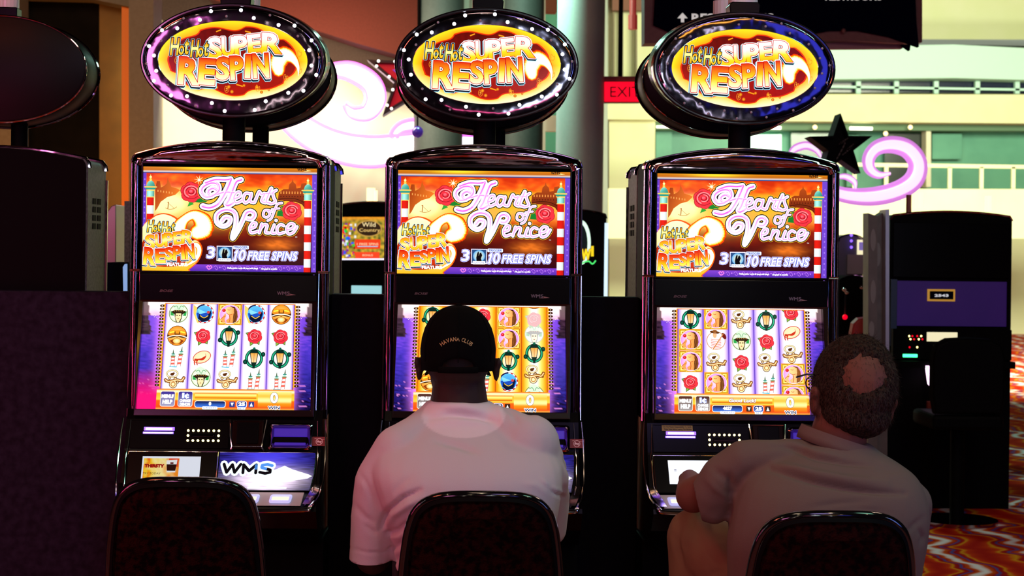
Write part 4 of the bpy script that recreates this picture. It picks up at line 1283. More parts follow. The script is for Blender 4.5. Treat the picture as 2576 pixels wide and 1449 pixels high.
    # bill / ticket panel
    m = MB()
    plate(m, -232, 14, 1066, 1135, -.004, .003)
    pn = m.build('payment_panel', M_BLACK, root, smooth=False, bevel=.0015)
    m = MB(); plate(m, -198, -122, 1082, 1091, .003, .008); plate(m, -200, -124, 1093.5, 1099, .003, .010)
    m.build('ticket_slot', M_VIOLETLED, pn, smooth=False, bevel=.001)
    m = MB(); plate(m, -193, -128, 1084, 1089, .008, .0095); plate(m, -198, -126, 1095, 1097.5, .010, .0112)
    m.build('ticket_slot_light', M_WHITELED, pn, smooth=False)
    m = MB(); plate(m, -80, -20, 1098, 1108, .003, .006); plate(m, -76, -24, 1101, 1104.5, .006, .0075)
    m.build('bill_slot', M_CHROME, pn, smooth=False, bevel=.001)
    for k in range(16):
        if k < 7: u, v = -88 + k * 12.7, 1090
        elif k < 14: u, v = -88 + (k - 7) * 12.7, 1115
        else: u, v = (-88, -12)[k - 14], 1102.5
        m = MB(); m.sphere(S(u, v, .004), .0037, 8, 6)
        m.build('indicator_light', M_DOT, pn)
    m = MB()
    plate(m, 22, 100, 1064, 1136, -.004, .012)
    cd = m.build('card_reader_door', M_BROWNGL, root, smooth=False, bevel=.004)
    m = MB()
    c = [S(22, 1064, .012), S(24, 1126, .013), S(98, 1126, .013), S(100, 1064, .012)]
    m.tube([S(14, 1062, .004), S(18, 1100, .012), S(24, 1128, .014), S(22, 1136, .012)], .0022, 6); m.tube([S(106, 1062, .004), S(102, 1100, .012), S(98, 1128, .014), S(102, 1136, .012)], .0026, 6)
    m.tube([S(24, 1128, .014), S(98, 1128, .014)], .0016, 6); m.tube([S(22, 1064, .012), S(100, 1064, .012)], .0014, 6)
    m.build('door_trim', M_TRIM, cd)
    m = MB(); plate(m, 34, 88, 1068, 1122, .0125, .016)
    m.build('door_window', M_BLACK, cd, smooth=False, bevel=.002)
    # purple payout scoop
    m = MB()
    def rr(u0, u1, v0, v1, r, d, n=5):
        o = []
        for cu, cv, a0 in ((u1 - r, v0 + r, -90), (u1 - r, v1 - r, 0), (u0 + r, v1 - r, 90), (u0 + r, v0 + r, 180)):
            for q in range(n):
                t = radians(a0 + 90 * q / (n - 1)); o.append(S(cu + r * cos(t), cv + r * sin(t), d))
        return o
    m.rings([rr(112, 222, 1069, 1136, 9, -.004), rr(112, 222, 1069, 1136, 9, .012), rr(116, 218, 1073, 1132, 7, .015), rr(124, 210, 1080, 1126, 5, .006), rr(126, 208, 1082, 1124, 5, -.003)], 0, True, False)
    sp = m.build('payout_scoop', M_CHROME, root, angle=45)
    m = MB()
    plate(m, 125, 209, 1082, 1104, -.003, .001)
    plate(m, 128, 206, 1118, 1125, -.003, .004)
    m.build('scoop_liner', M_BLUEPLASTIC, sp, smooth=False, bevel=.002)
    m = MB(); plate(m, 127, 207, 1105, 1118, -.004, -.002)
    m.build('scoop_mouth', M_BLACKM, sp, smooth=False)
    st = Art()
    st.rect(0, 0, 37, 23, hx('#7c1410'), 1.5); st.up()
    st.line([(18 + 8 * cos(t * pi / 12), 12 + 8 * sin(t * pi / 12)) for t in range(25)], 1.6, hx('#f0c8c0'))
    st.line([(12.5, 7), (23.5, 17.5)], 1.5, hx('#f0c8c0')); st.rect(12, 11, 24, 14, hx('#f4dcd8')); st.line([(23, 9), (25, 6), (30, 6)], .9, hx('#f0b0a8'))
    st.line([(6, 5), (12, 4)], .9, hx('#e0a8a0'))
    st.build('no_smoking_sticker', M_PRINT, lambda x, y, d: S(222 + x, 1103 + y, .0045 + d), root)
    if sticker:
        st = Art()
        st.rect(0, 0, 78, 14, hx('#8c7430')); st.up()
        st.text('It Is The Players Responsibility To Verify', 39, 4, 72, 4.5, hx('#181008'), [(.12, hx('#181008'))]); st.text('Ticket Value Before Leaving The Machine', 40, 10, 70, 4.5, hx('#181008'), [(.12, hx('#181008'))])
        st.build('printed_notice', M_PRINT, lambda x, y, d: S(-208 + x, 1067 + y, .0055 + d), root)
    # belly: promo display and lit glass
    m = MB(); plate(m, -234, -10, 1144, 1238, -.004, .003)
    pd = m.build('promo_display', M_BLACK, root, smooth=False, bevel=.002)
    a, w, h = promo_art(blank)
    a.build('promo_screen', M_DIMART if not blank else M_SCREEN, lambda x, y, d: S(-197 + x * 1.0, 1155 + y * 1.0, .0035 + d), pd)
    m = MB()
    m.tube([S(-236, 1240, .003), S(-238, 1160, .003), S(-232, 1143, .003), S(-12, 1143, .003)], .0013, 6)
    m.tube([S(-9, 1143, .004), S(-9, 1238, .004)], .0018, 6)
    m.tube([S(-6, 1143, .003), S(230, 1143, .003), S(234, 1148, .003), S(233, 1200, .003), S(226, 1240, .003)], .0012, 6)
    m.build('panel_trim', M_TRIM, root)
    m = MB(); plate(m, -6, 233, 1144, 1238, -.004, .0022)
    bg_ = m.build('belly_glass', M_BLACK, root, smooth=False)
    a, w, h = belly_art()
    a.build('belly_picture', M_SCREEN, lambda x, y, d: S(-6 + x * .995 * (1 if y < 60 else 1 - (y - 60) * .0006), 1144 + y * .98, .003 + d), bg_)
    # button deck
    m = MB(); plate(m, -226, 214, 1243, 1277, -.004, .003)
    dk = m.build('button_deck', M_DECK, root, smooth=False, bevel=.002)
    for u, hw in ((-190, 20), (-130, 15), (-78, 15), (-26, 15), (26, 15), (90, 16), (160, 27)):
        m = MB(); 
        m.rings([rr(u - hw, u + hw, 1248, 1270, 6, .001), rr(u - hw, u + hw, 1248, 1270, 6, .012), rr(u - hw + 3, u + hw - 3, 1250, 1268, 4, .015)], 0, True, True)
        b = m.build('push_button', M_BUTTON, dk, angle=40)
        m = MB(); plate(m, u - hw + 6, u + hw - 6, 1254, 1262, .015, .0165)
        m.build('button_label_plate', M_BUTTONIN, b, smooth=False)
    m = MB()
    pth = [S(-246, 1268, .004), S(-240, 1280, .010), S(-226, 1287, .014), S(-120, 1290, .018), S(0, 1291, .02), S(120, 1290, .018), S(226, 1287, .014), S(240, 1280, .010), S(246, 1268, .004)]
    m.tube(catmull([tuple(p) for p in pth], 5), .0062, 8)
    m.build('chrome_lip', M_TRIM, root)
    for sx in (-1, 1):
        m = MB()
        m.rings([[S(sx * 252, 1222, .004), S(sx * 236, 1222, .004)], [S(sx * 249, 1240, .009), S(sx * 228, 1240, .009)], [S(sx * 243, 1256, .010), S(sx * 222, 1258, .010)], [S(sx * 236, 1272, .008), S(sx * 218, 1272, .008)]], 0, False, False)
        m.build('corner_chrome', M_TRIM, root)
    build_sign(root, sign_lit)
    return root
def upper_cache():
    if upper_cache.a is None: upper_cache.a = upper_art()
    return upper_cache.a
upper_cache.a = None
upper_cache.obj = None
M_CHROME2 = mat('dark_mirror_rail', (0.30, 0.20, 0.22), 0.10, 1.0, bump=(5, 0.05, 2))

XM = [(581 - VPX) / 850, (1216 - VPX) / 850, (1868 - VPX) / 850]
slot_machine(XM[0], 'm', 'leftmost chrome slot machine with lit sign bulbs and visible blue logo glass, no player seated', SYM1, dict(tint=1.0, credits='0', blue=True), True, False)
slot_machine(XM[1], 'm', 'middle slot machine with gold reels, the one played by the person in the black cap', SYM2, dict(gold=True, credits='0', blue=False), True, False)
slot_machine(XM[2], 'm', 'rightmost chrome slot machine showing 4627 credits, with unlit bulbs on its oval sign', SYM3, dict(credits='4627', lucky=True, blue=False), False, True, sticker=True)

# machines standing back to back with the front row
def rear_machine(x0, label, full=False):
    root = empty('rear_slot_machine', (x0, 0, 0))
    tag(root, label, 'slot machine', 'slot machines back to back with the front row')
    m = MB()
    o = [(247, 1320), (247, 440)] + [(245, 428), (238, 418)] + [(225 * t, 392 + 24 * t * t) for t in [1 - k / 9 for k in range(1, 18)]] + [(-238, 418), (-245, 428), (-247, 440), (-247, 1320)]
    m.prism([(u / 850, CAMZ + (HOR - v) / 850 * 1.06) for u, v in o], .215, .49)
    m.build('cabinet', M_GREYSIDE, root, angle=30, bevel=.006)
    m = MB()
    o2 = [p for p in o if p[1] < 445]
    m.tube([(u / 850 * 1.004, .47, CAMZ + (HOR - v) / 850 * 1.063) for u, v in o2], .010, 8)
    m.tube([(u / 850 * 1.004, .23, CAMZ + (HOR - v) / 850 * 1.063) for u, v in o2], .008, 8)
    m.build('top_cap_edge', M_CHROME, root)
    m = MB(); m.prism([(u / 850 * .985, CAMZ + (HOR - v) / 850 * 1.055) for u, v in o], .208, .22)
    m.build('back_panel', M_BLACKM, root, angle=30)
    for sx in (-1, 1):
        for c in range(2):
            for r in range(4):
                m = MB()
                z = CAMZ + (HOR - 505) / 850 - r * .026; y = .29 + c * .07
                m.box(sx * .2895, sx * .2925, y, y + .045, z - .018, z)
                m.build('side_vent', M_BLACKM, root, smooth=False)
        m = MB()
        m.tube([(sx * .291, .49, 1.66), (sx * .291, .49, .75)], .006, 6)
        m.build('rear_edge_trim', M_TRIM, root)
    m = MB()
    m.box(-.28, .28, .21, .50, 0, .66)
    m.build('base_cabinet', M_BLACKM, root, smooth=False, bevel=.004)
    sg = MB(); N = 72
    zc = CAMZ + (HOR - 178) / 850 * 1.02
    def ov(a, b, y): return [(a / 850 * cos(2 * pi * k / N), y, zc + b / 850 * sin(2 * pi * k / N)) for k in range(N)]
    sg.rings([ov(222, 134, .27), ov(228, 140, .275), ov(231, 143, .29), ov(231.5, 143.5, .43), ov(225, 137, .445), ov(186, 99, .44)], 0, True, True)
    s_ = sg.build('oval_sign', M_HOUSING2, root, angle=40)
    m = MB(); m.tube(ov(232, 144, .44), .006, 8, 0, True); m.tube(ov(229, 141, .275), .003, 6, 0, True)
    m.build('sign_rim', M_CHROME, s_)
    m = MB(); m.tube([(.045, .36, 1.70), (.045, .36, zc - .1)], .026, 16)
    m.build('sign_post', M_BLACKM, root)
    m = MB(); m.box(-.04, .04, .33, .39, zc + .16, zc + .2)
    m.build('lamp_base', M_BLACK, root, smooth=False, bevel=.003)
    m = MB()
    n = 40
    pts = [(.038 * (1 + .02 * (k % 2)) * cos(2 * pi * k / n), .36 + .03 * (1 + .02 * (k % 2)) * sin(2 * pi * k / n)) for k in range(n)]
    m.rings([[(x, y, zc + .2) for x, y in pts], [(x, y, zc + .26) for x, y in pts]])
    m.build('top_lamp', M_LAMP, root, angle=20)
rear_machine(XM[0] - .755, 'grey sided slot machine seen from behind at the left edge, beside the dark divider')
rear_machine(XM[0], 'slot machine hidden behind the leftmost lit one, its grey side showing on the right')
rear_machine(XM[1], 'slot machine behind the middle one, only its black oval sign rim showing')
rear_machine(XM[2], 'slot machine behind the rightmost lit one, its vented grey side showing on the left')
# dividers between the machines
for xa, xb, lab, mm in ((XM[0] - 1.9, XM[0] - .2915, 'dark purple divider panel at the left, beside the leftmost slot machine', 0), (XM[0] + .2915, XM[1] - .2915, 'black divider panel between the leftmost and the middle slot machine', 1), (XM[1] + .2915, XM[2] - .2915, 'black divider panel between the middle and the right slot machine', 1)):
    m = MB(); m.box(xa, xb, .10, .20, 0, CAMZ - (745 - HOR) / 850 * 1.02)
    o = m.build('divider_panel', mat('dark_laminate_divider', (0.009, 0.006, 0.013) if not mm else (0.0015, 0.001, 0.002), .6, spec=.05, vary=(40, (0.018, 0.014, 0.028) if not mm else (0.0025, .0015, .003), .15)), None, smooth=False, bevel=.004)  # left panel's lighter tone stands for the light falling on it
    tag(o, lab, 'divider', 'divider panels between the machines')
# ================================================================== organic shapes
class Blob:
    def __init__(s): s.mb = MB()
    def cap(s, a, ra, b, rb, n=16):
        a, b = Vector(a), Vector(b)
        steps = 5
        s.mb.sphere(a, ra, n, 10); s.mb.sphere(b, rb, n, 10)
        d = (b - a)
        if d.length < 1e-4: return s
        s.mb.tube([a + d * (k / steps) for k in range(steps + 1)], [ra + (rb - ra) * k / steps for k in range(steps + 1)], n)
        return s
    def chain(s, pts):
        for (a, ra), (b, rb) in zip(pts, pts[1:]): s.cap(a, ra, b, rb)
        return s
    def ell(s, c, r, rot=None):
        s.mb.sphere(c, r, 20, 14, rot=rot); return s
    def loft(s, loops, n=28, e=2.3):
        """loops: (centre, rx, ry) horizontal superellipse sections"""
        L0 = [q for q in loops]
        dense = catmull([(c[0], c[1], c[2], rx, ry) for c, rx, ry in L0], 4)
        rr = []
        for cx, cy, cz, rx, ry in dense:
            r = []
            for k in range(n):
                t = 2 * pi * k / n
                ct, st = cos(t), sin(t)
                r.append((cx + rx * abs(ct) ** (2 / e) * (1 if ct > 0 else -1), cy + ry * abs(st) ** (2 / e) * (1 if st > 0 else -1), cz))
            rr.append(r)
        s.mb.rings(rr); return s
    def mesh(s, name, material, parent=None, voxel=.006, smooth=8, fn=None, cut=None):
        me = bpy.data.meshes.new('tmp')
        me.from_pydata(s.mb.v, [], s.mb.f)
        bm = bmesh.new(); bm.from_mesh(me); bmesh.ops.recalc_face_normals(bm, faces=bm.faces); bm.to_mesh(me); bm.free()
        ob = bpy.data.objects.new('tmp', me); COL.objects.link(ob)
        r = ob.modifiers.new('r', 'REMESH'); r.mode = 'VOXEL'; r.voxel_size = voxel; r.use_smooth_shade = True
        q = ob.modifiers.new('s', 'SMOOTH'); q.iterations = smooth; q.factor = .5
        dg = bpy.context.evaluated_depsgraph_get()
        m2 = bpy.data.meshes.new_from_object(ob.evaluated_get(dg))
        bpy.data.objects.remove(ob); bpy.data.meshes.remove(me)
        m2.name = name
        m2.materials.clear(); m2.materials.append(material)
        if cut or fn:
            bm = bmesh.new(); bm.from_mesh(m2)
            if cut:
                for sel, co, no in cut:
                    fs = [f for f in bm.faces if sel(f.calc_center_median())]
                    vs = {v for f in fs for v in f.verts}; es = {e for f in fs for e in f.edges}
                    bmesh.ops.bisect_plane(bm, geom=list(vs) + list(es) + fs, plane_co=co, plane_no=no, clear_outer=True)
            if fn:
                bm.normal_update()
                mv = [(v, fn(v.co, v.normal)) for v in bm.verts]
                for v, d in mv:
                    if d: v.co += v.normal * d
            bm.to_mesh(m2); bm.free()
        m2.shade_smooth() if hasattr(m2, 'shade_smooth') else [setattr(p, 'use_smooth', True) for p in m2.polygons]
        o = bpy.data.objects.new(name, m2); COL.objects.link(o)
        if parent: o.parent = parent
        return o
def seg_d(p, a, b):
    ax, ay = a; bx, by = b
    dx, dy = bx - ax, by - ay
    t = max(0, min(1, ((p[0] - ax) * dx + (p[1] - ay) * dy) / (dx * dx + dy * dy + 1e-9)))
    return hypot(p[0] - ax - dx * t, p[1] - ay - dy * t), t
def folds(lst, bumps=0.0):
    """cloth folds: (points along the crease, width px, depth m); positive depth = raised ridge"""
    def fn(co, no):
        q = proj(co)
        d = 0.0
        if no.y < 0.35:
            for pts, w, dep in lst:
                best = 1e9; K = len(pts) - 1; tt = 0
                for i in range(K):
                    dd, t = seg_d(q, pts[i], pts[i + 1])
                    if dd < best: best = dd; tt = (i + t) / K
                if best < w * 3:
                    d += dep * math.exp(-(best / w) ** 2) * max(0.0, sin(pi * min(.97, max(.03, tt)))) ** .5
        if bumps:
            d += bumps * (noise.noise(co * 9) + .5 * noise.noise(co * 21))
        return d
    return fn
def hand(bl, wrist, d, up, side=1, curl=.5, k=1.0):
    """palm, four unequal bent fingers and a thumb from the side of the palm"""
    d = Vector(d).normalized(); up = (Vector(up) - d * Vector(up).dot(d)).normalized(); s = d.cross(up) * side
    w = Vector(wrist)
    palm = w + d * .045 * k
    for q in (-.024, -.008, .008, .024):
        bl.cap(w + d * .01 + s * q * .7, .016 * k, w + d * .082 * k + s * q, .013 * k)
    for q, ln in ((-.031, .060), (-.011, .074), (.011, .080), (.031, .070)):
        p = w + d * .088 * k + s * q
        r = .0085 * k
        for j, (f, sc) in enumerate(((.42, .3), (.33, .8), (.25, 1.25))):
            ang = curl * sc
            nd = d * cos(ang) - up * sin(ang)
            p2 = p + nd * ln * k * f
            bl.cap(p, r, p2, r * .92, 10); p = p2; r *= .92
    t = w + d * .025 * k + s * .030
    t2 = t + (d * .7 + s * .75 - up * .3).normalized() * .040 * k
    t3 = t2 + (d * .95 + s * .2 - up * .35).normalized() * .032 * k
    bl.cap(t, .013 * k, t2, .0105 * k, 10).cap(t2, .0105 * k, t3, .009 * k, 10)
def head_blob(bl, c, f, up, k=1.0, wide=1.0):
    """skull, jaw, face features, ears; f = facing direction"""
    f = Vector(f).normalized(); up = (Vector(up) - f * Vector(up).dot(f)).normalized(); s = f.cross(up)
    rot = Matrix((s, -f, up)).transposed()       # local x = side, -y = facing
    c = Vector(c)
    def q(x, y, z): return c + s * x * k + f * y * k + up * z * k
    bl.ell(q(0, -.012, .02), (.078 * k * wide, .096 * k, .098 * k), rot)
    bl.ell(q(0, .025, -.035), (.062 * k * wide, .066 * k, .080 * k), rot)
    bl.ell(q(0, .062, -.085), (.034 * k, .030 * k, .026 * k), rot)
    bl.cap(q(0, .078, .0), .010 * k, q(0, .104, -.032), .013 * k, 10)
    for sx in (-1, 1):
        bl.ell(q(sx * .012, .096, -.034), (.009 * k, .010 * k, .008 * k), rot)
        bl.cap(q(sx * .014, .083, .012), .011 * k, q(sx * .044, .068, .010), .010 * k, 10)
        bl.ell(q(sx * .031, .074, -.006), (.013 * k, .008 * k, .007 * k), rot)
        bl.ell(q(sx * .084 * wide, -.006, -.024), (.009 * k, .018 * k, .030 * k), rot)
        bl.ell(q(sx * .089 * wide, -.014, -.008), (.008 * k, .016 * k, .015 * k), rot)
    bl.cap(q(-.018, .086, -.062), .0065 * k, q(.018, .086, -.062), .0065 * k, 8)
    bl.cap(q(-.014, .084, -.071), .0065 * k, q(.014, .084, -.071), .0065 * k, 8)
    return q, rot

# ================================================================== person in the black cap
person1 = None
Yp = -.78
def B1(px, py, dy=0.0): return P(px, py, Yp + dy)
r1 = R(Yp)
bl = Blob()
hc = B1(1152, 905, .09)
facing = Vector((.02, 1, -.10))
q1, rot1 = head_blob(bl, hc, facing, (0, .10, 1), 1.03, 1.13)
bl.cap(B1(1154, 955, .08), .066, B1(1156, 1045, .075), .078)
bl.loft([(B1(1195, 1560, .12), .15, .10), (B1(1192, 1440, .05), .155, .10), (B1(1185, 1300, .02), .17, .10), (B1(1175, 1190, .0), .17, .095), (B1(1165, 1110, .02), .13, .08), (B1(1158, 1060, .03), .08, .065)])
hipz = .50
bl.ell(Vector((B1(1195, 1500).x, -.64, .60)), (.17, .14, .10))
# legs
hx_ = B1(1195, 1500).x
for sx in (-1, 1):
    hip = Vector((hx_ + sx * .09, -.64, .585)); knee = Vector((hx_ + sx * .15, -.27, .57)); an = Vector((hx_ + sx * .15, -.30, .10))
    bl.chain([(hip, .085), (knee, .062), (an, .042)])
    bl.cap(an + Vector((0, -.02, -.05)), .036, an + Vector((0, .13, -.06)), .030)
# arms
shL, elL, wrL = B1(982, 1200, .0), B1(938, 1400, .055), Vector((B1(975, 1400).x, -.48, .74))
bl.chain([(shL, .048), (elL, .046), (wrL, .030)]); hand(bl, wrL, (.15, 1, .0), (0, 0, 1), 1, .5)
shR, elR, wrR = B1(1345, 1170, .03), B1(1376, 1320, .20), Vector((B1(1330, 1300).x, -.38, .80))
bl.chain([(shR, .042), (elR, .038), (wrR, .028)]); hand(bl, wrR, (-.1, 1, 0), (0, 0, 1), -1, .4)
person1 = bl.mesh('person', M_SKINDARK, None, .0055, 5)
tag(person1, 'person in a black cap and white T-shirt seated at the middle slot machine, back turned', 'person')
# T-shirt
bl = Blob()
bl.loft([(B1(1198, 1568, .10), 200 * r1, .145), (B1(1196, 1500, .05), 206 * r1, .155), (B1(1194, 1420, .0), 200 * r1, .15), (B1(1190, 1340, -.03), 204 * r1, .15), (B1(1184, 1270, -.05), 222 * r1, .150), (B1(1176, 1200, -.045), 236 * r1, .145), (B1(1170, 1140, -.01), 226 * r1, .130), (B1(1164, 1095, .03), 190 * r1, .112), (B1(1160, 1060, .06), 148 * r1, .095), (B1(1157, 1030, .07), 104 * r1, .086), (B1(1156, 1008, .075), 82 * r1, .080)], e=2.25)
bl.chain([(B1(1010, 1140, -.01), 74 * r1), (B1(962, 1212, -.005), 70 * r1), (B1(944, 1300, .02), 62 * r1), (B1(938, 1380, .045), 60 * r1), (B1(934, 1440, .06), 60 * r1)])
bl.chain([(B1(1326, 1122, .0), 80 * r1), (B1(1376, 1190, .03), 60 * r1), (B1(1384, 1270, .09), 50 * r1), (B1(1382, 1330, .13), 46 * r1)])
bl.chain([(B1(1130, 1062, .06), 52 * r1), (B1(1070, 1092, .03), 60 * r1), (B1(1010, 1140, -.01), 74 * r1)])
bl.chain([(B1(1185, 1056, .06), 52 * r1), (B1(1260, 1082, .03), 62 * r1), (B1(1330, 1120, .0), 80 * r1)])
FT = [([(1075, 1052), (1130, 1044), (1200, 1046), (1248, 1062)], 7, -.006), ([(1075, 1068), (1130, 1060), (1200, 1062), (1245, 1078)], 9, .004),
      ([(1098, 1108), (1150, 1120), (1200, 1138)], 8, -.008), ([(1110, 1036), (1160, 1040), (1240, 1058)], 9, -.007), ([(1110, 1024), (1170, 1024), (1240, 1040)], 9, .006), ([(1262, 1015), (1290, 1040), (1302, 1062)], 6, -.005), ([(1250, 1015), (1262, 1046), (1268, 1075)], 5, .003), ([(1300, 1028), (1330, 1040), (1350, 1060)], 8, -.004),
      ([(1420, 1150), (1437, 1190), (1432, 1235)], 6, -.012), ([(1405, 1160), (1424, 1200), (1428, 1250)], 8, .006), ([(1362, 1205), (1385, 1228), (1418, 1240)], 5, .006), ([(1375, 1218), (1395, 1238), (1415, 1248)], 5, -.006),
      ([(958, 1330), (972, 1285), (1012, 1252), (1056, 1232)], 5, -.016), ([(968, 1342), (990, 1295), (1030, 1268), (1065, 1252)], 9, .010), ([(965, 1340), (1000, 1335), (1030, 1310)], 6, -.007), ([(975, 1355), (1005, 1350), (1028, 1335)], 6, .005),
      ([(975, 1385), (1000, 1372), (1020, 1365)], 6, -.008), ([(980, 1420), (1000, 1405), (1015, 1395)], 7, -.008), ([(905, 1190), (925, 1225), (945, 1285)], 7, -.004), ([(893, 1270), (915, 1300), (945, 1320)], 8, -.004), ([(915, 1320), (935, 1335), (950, 1345)], 7, -.004),
      ([(985, 1245), (1010, 1215), (1030, 1200)], 9, -.004), ([(878, 1377), (920, 1390), (960, 1390), (1000, 1380)], 3, -.003), ([(1320, 1215), (1350, 1222), (1380, 1245)], 8, .003)]
hemd = (Vector(B1(938, 1402, .05)) - Vector(B1(944, 1300, .02))).normalized()
hem = B1(938, 1399, .05)
lx = B1(1004, 1400).x
tee = bl.mesh('tshirt', M_TEE, person1, .0060, 7, folds(FT, .0012), [(lambda c: c.x < lx and c.z < hem.z + .1, hem, hemd + Vector((0.10, -.05, 0)))])
s_ = tee.modifiers.new('thick', 'SOLIDIFY'); s_.thickness = .003; s_.offset = -1
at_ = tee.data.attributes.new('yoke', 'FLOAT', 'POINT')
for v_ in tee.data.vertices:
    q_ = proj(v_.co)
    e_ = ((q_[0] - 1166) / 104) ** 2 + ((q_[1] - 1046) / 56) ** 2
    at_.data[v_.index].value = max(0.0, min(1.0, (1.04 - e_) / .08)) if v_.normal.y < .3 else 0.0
tee['label'] = 'white short-sleeved T-shirt'
bl = Blob()
bl.ell(Vector((hx_, -.64, .60)), (.185, .155, .115))
for sx in (-1, 1):
    hip = Vector((hx_ + sx * .09, -.64, .585)); knee = Vector((hx_ + sx * .15, -.27, .57)); an = Vector((hx_ + sx * .15, -.30, .10))
    bl.chain([(hip, .098), (knee, .078), (an, .062)])
bl.mesh('trousers', M_DARKCLOTH, person1, .010, 4)
# cap: crown, rear arch, strap, peak, button, lettering
cc0 = B1(1152, 918, .07)
def capring(z, rx, ry, n=40, cx=0.0, cy=0.0, lift=None):
    out = []
    for k in range(n):
        t = 2 * pi * k / n
        x, y = rx * cos(t), ry * sin(t)
        zz = z + (lift(t) if lift else 0)
        out.append(cc0 + Vector((cx + x, cy + y, zz)))
    return out
def arch(t):          # opening at the back (t = 270 deg)
    d = abs((t - 1.5 * pi + pi) % (2 * pi) - pi)
    return .036 * max(0, 1 - (d / .52) ** 2) ** .5 if d < .52 else 0.0
m = MB()
rs = [(-.012, .0925, .104, arch), (.012, .0945, .107, lambda t: arch(t) * .45), (.040, .0960, .108, lambda t: arch(t) * .12), (.068, .0925, .104, None), (.094, .0850, .096, None), (.116, .0735, .083, None), (.133, .0585, .066, None), (.144, .0400, .045, None), (.150, .0200, .022, None), (.1515, .004, .004, None)]
m.rings([capring(z, rx, ry, 48, 0, 0, lf) for z, rx, ry, lf in rs], 0, True, False)
capo = m.build('cap', M_CAPBLACK, person1, angle=80)
sd = capo.modifiers.new('thick', 'SOLIDIFY'); sd.thickness = .0025; sd.offset = -1
capo['label'] = 'black baseball cap with gold lettering'
m = MB()
for k in range(6):
    t = pi / 6 + k * pi / 3
    m.tube([cc0 + Vector((rx * cos(t) * 1.004, ry * sin(t) * 1.004, z)) for z, rx, ry, _ in rs[1:]], .0012, 5)
m.build('cap_seams', M_CAPBLACK, capo)
m = MB(); m.sphere(cc0 + Vector((0, 0, .1525)), (.008, .008, .004), 12, 6); m.build('cap_button', M_CAPBLACK, capo)
m = MB()
rows = []
for j in range(8):
    v = j / 7
    row = []
    for i in range(13):
        t = pi / 2 + (i - 6) / 6 * 1.05
        rx, ry = .0935 + v * .006, .105 + v * .072 * max(0, cos((t - pi / 2) * .75))
        row.append(cc0 + Vector((rx * cos(t), ry * sin(t), -.010 - v * .012 - .010 * abs((i - 6) / 6) ** 2)))
    rows.append(row)
m.rings(rows, 0, False, False)
pk = m.build('cap_peak', M_CAPBLACK, capo, angle=80)
sd = pk.modifiers.new('thick', 'SOLIDIFY'); sd.thickness = .003
m = MB()
m.rings([[cc0 + Vector((.0945 * cos(t), .106 * sin(t), z)) for t in [1.5 * pi + (k - 6) / 6 * .56 for k in range(13)]] for z in (-.014, .002)], 0, False, False)
st_ = m.build('cap_strap', M_CAPBLACK, capo); sd = st_.modifiers.new('thick', 'SOLIDIFY'); sd.thickness = .002
# embroidered letters wrapped on the crown
bvc = BVHTree.FromPolygons([v.co for v in capo.data.vertices], [tuple(p.vertices) for p in capo.data.polygons])
def wrap_letters(word, cx, cy, rad, span, h):
    mb = MB()
    n = len(word)
    adv = [.55 if c == ' ' else (1.15 if c in 'NHAVU' else .95) for c in word]
    tot = sum(adv); acc = 0
    for ch, ad in zip(word, adv):
        a = (acc + ad / 2) / tot * span - span / 2; acc += ad
        if ch == ' ': continue
        vs, ts, es, asp = glyphs(ch, .01)
        w = span * rad * ad / tot * .86
        out = []
        for u, v in vs:
            x = (u - .5) * w; y = (v - .5) * h
            rr_ = rad + y
            px, py = cx + rr_ * sin(a) + x * cos(a), cy + rad - rr_ * cos(a) + x * sin(a)
            o = Vector((0, -CAMD, CAMZ)); d = ray(px, py).normalized()
            hit = bvc.ray_cast(o, d)
            pt = hit[0] - d * .0012 if hit[0] else P(px, py, Yp - .09)
            out.append(pt)
        mb.add(out, ts)
    return mb
lt = wrap_letters('HAVANA CLUB', 1148, 853, 62, 1.42, 10)
lt.build('embroidered_lettering', M_CAPYARN, capo, smooth=False)
# short hair below the cap
bl = Blob()
bl.ell(hc + Vector((0, -.018, .012)), (.080, .093, .062))
bl.mesh('hair', M_HAIRBLACK, person1, .006, 3)

# ================================================================== balding man in the polo shirt
Yq = -1.06
def B2(px, py, dy=0.0): return P(px, py, Yq + dy)
r2 = R(Yq)
bl = Blob()
K2 = 1.13
h2 = B2(2142, 992, .03)
f2 = Vector((-.20, 1, -.16)); u2 = Vector((.10, .16, 1))
q2, rot2 = head_blob(bl, h2, f2, u2, K2, 1.0)
bl.cap(B2(2118, 1060, .01), .063, B2(2098, 1150, .02), .072)
bl.loft([(B2(2080, 1560, .06), .17, .11), (B2(2078, 1450, .04), .18, .11), (B2(2085, 1320, .02), .18, .105), (B2(2090, 1240, .02), .165, .09), (B2(2095, 1180, .02), .11, .07), (B2(2098, 1140, .02), .075, .06)])
s1_, e1_, w1_ = B2(1890, 1172, .02), B2(1744, 1246, .09), Vector((B2(1800, 1250).x, -.62, .86))
bl.chain([(s1_, .036), (B2(1815, 1212, .04), .040), (e1_, .043), ((e1_ + w1_) / 2, .036), (w1_, .026)]); hand(bl, w1_, (.35, 1, -.1), (0, 0, 1), 1, .6)
s3_, e3_, w3_ = B2(2250, 1250, .03), B2(2278, 1345, .13), Vector((B2(2200, 1300).x, -.60, .80))
bl.chain([(s3_, .036), (e3_, .034), (w3_, .026)]); hand(bl, w3_, (-.3, 1, 0), (0, 0, 1), -1, .5)
kn = B2(1752, 1352, .30); an = Vector((kn.x + .04, kn.y + .02, .12)); hp = Vector((B2(1985, 1500).x, -.95, .60))
bl.chain([(hp, .085), (kn, .062), (an, .042)])
bl.cap(an + Vector((0, -.02, -.05)), .036, an + Vector((0, .14, -.06)), .030)
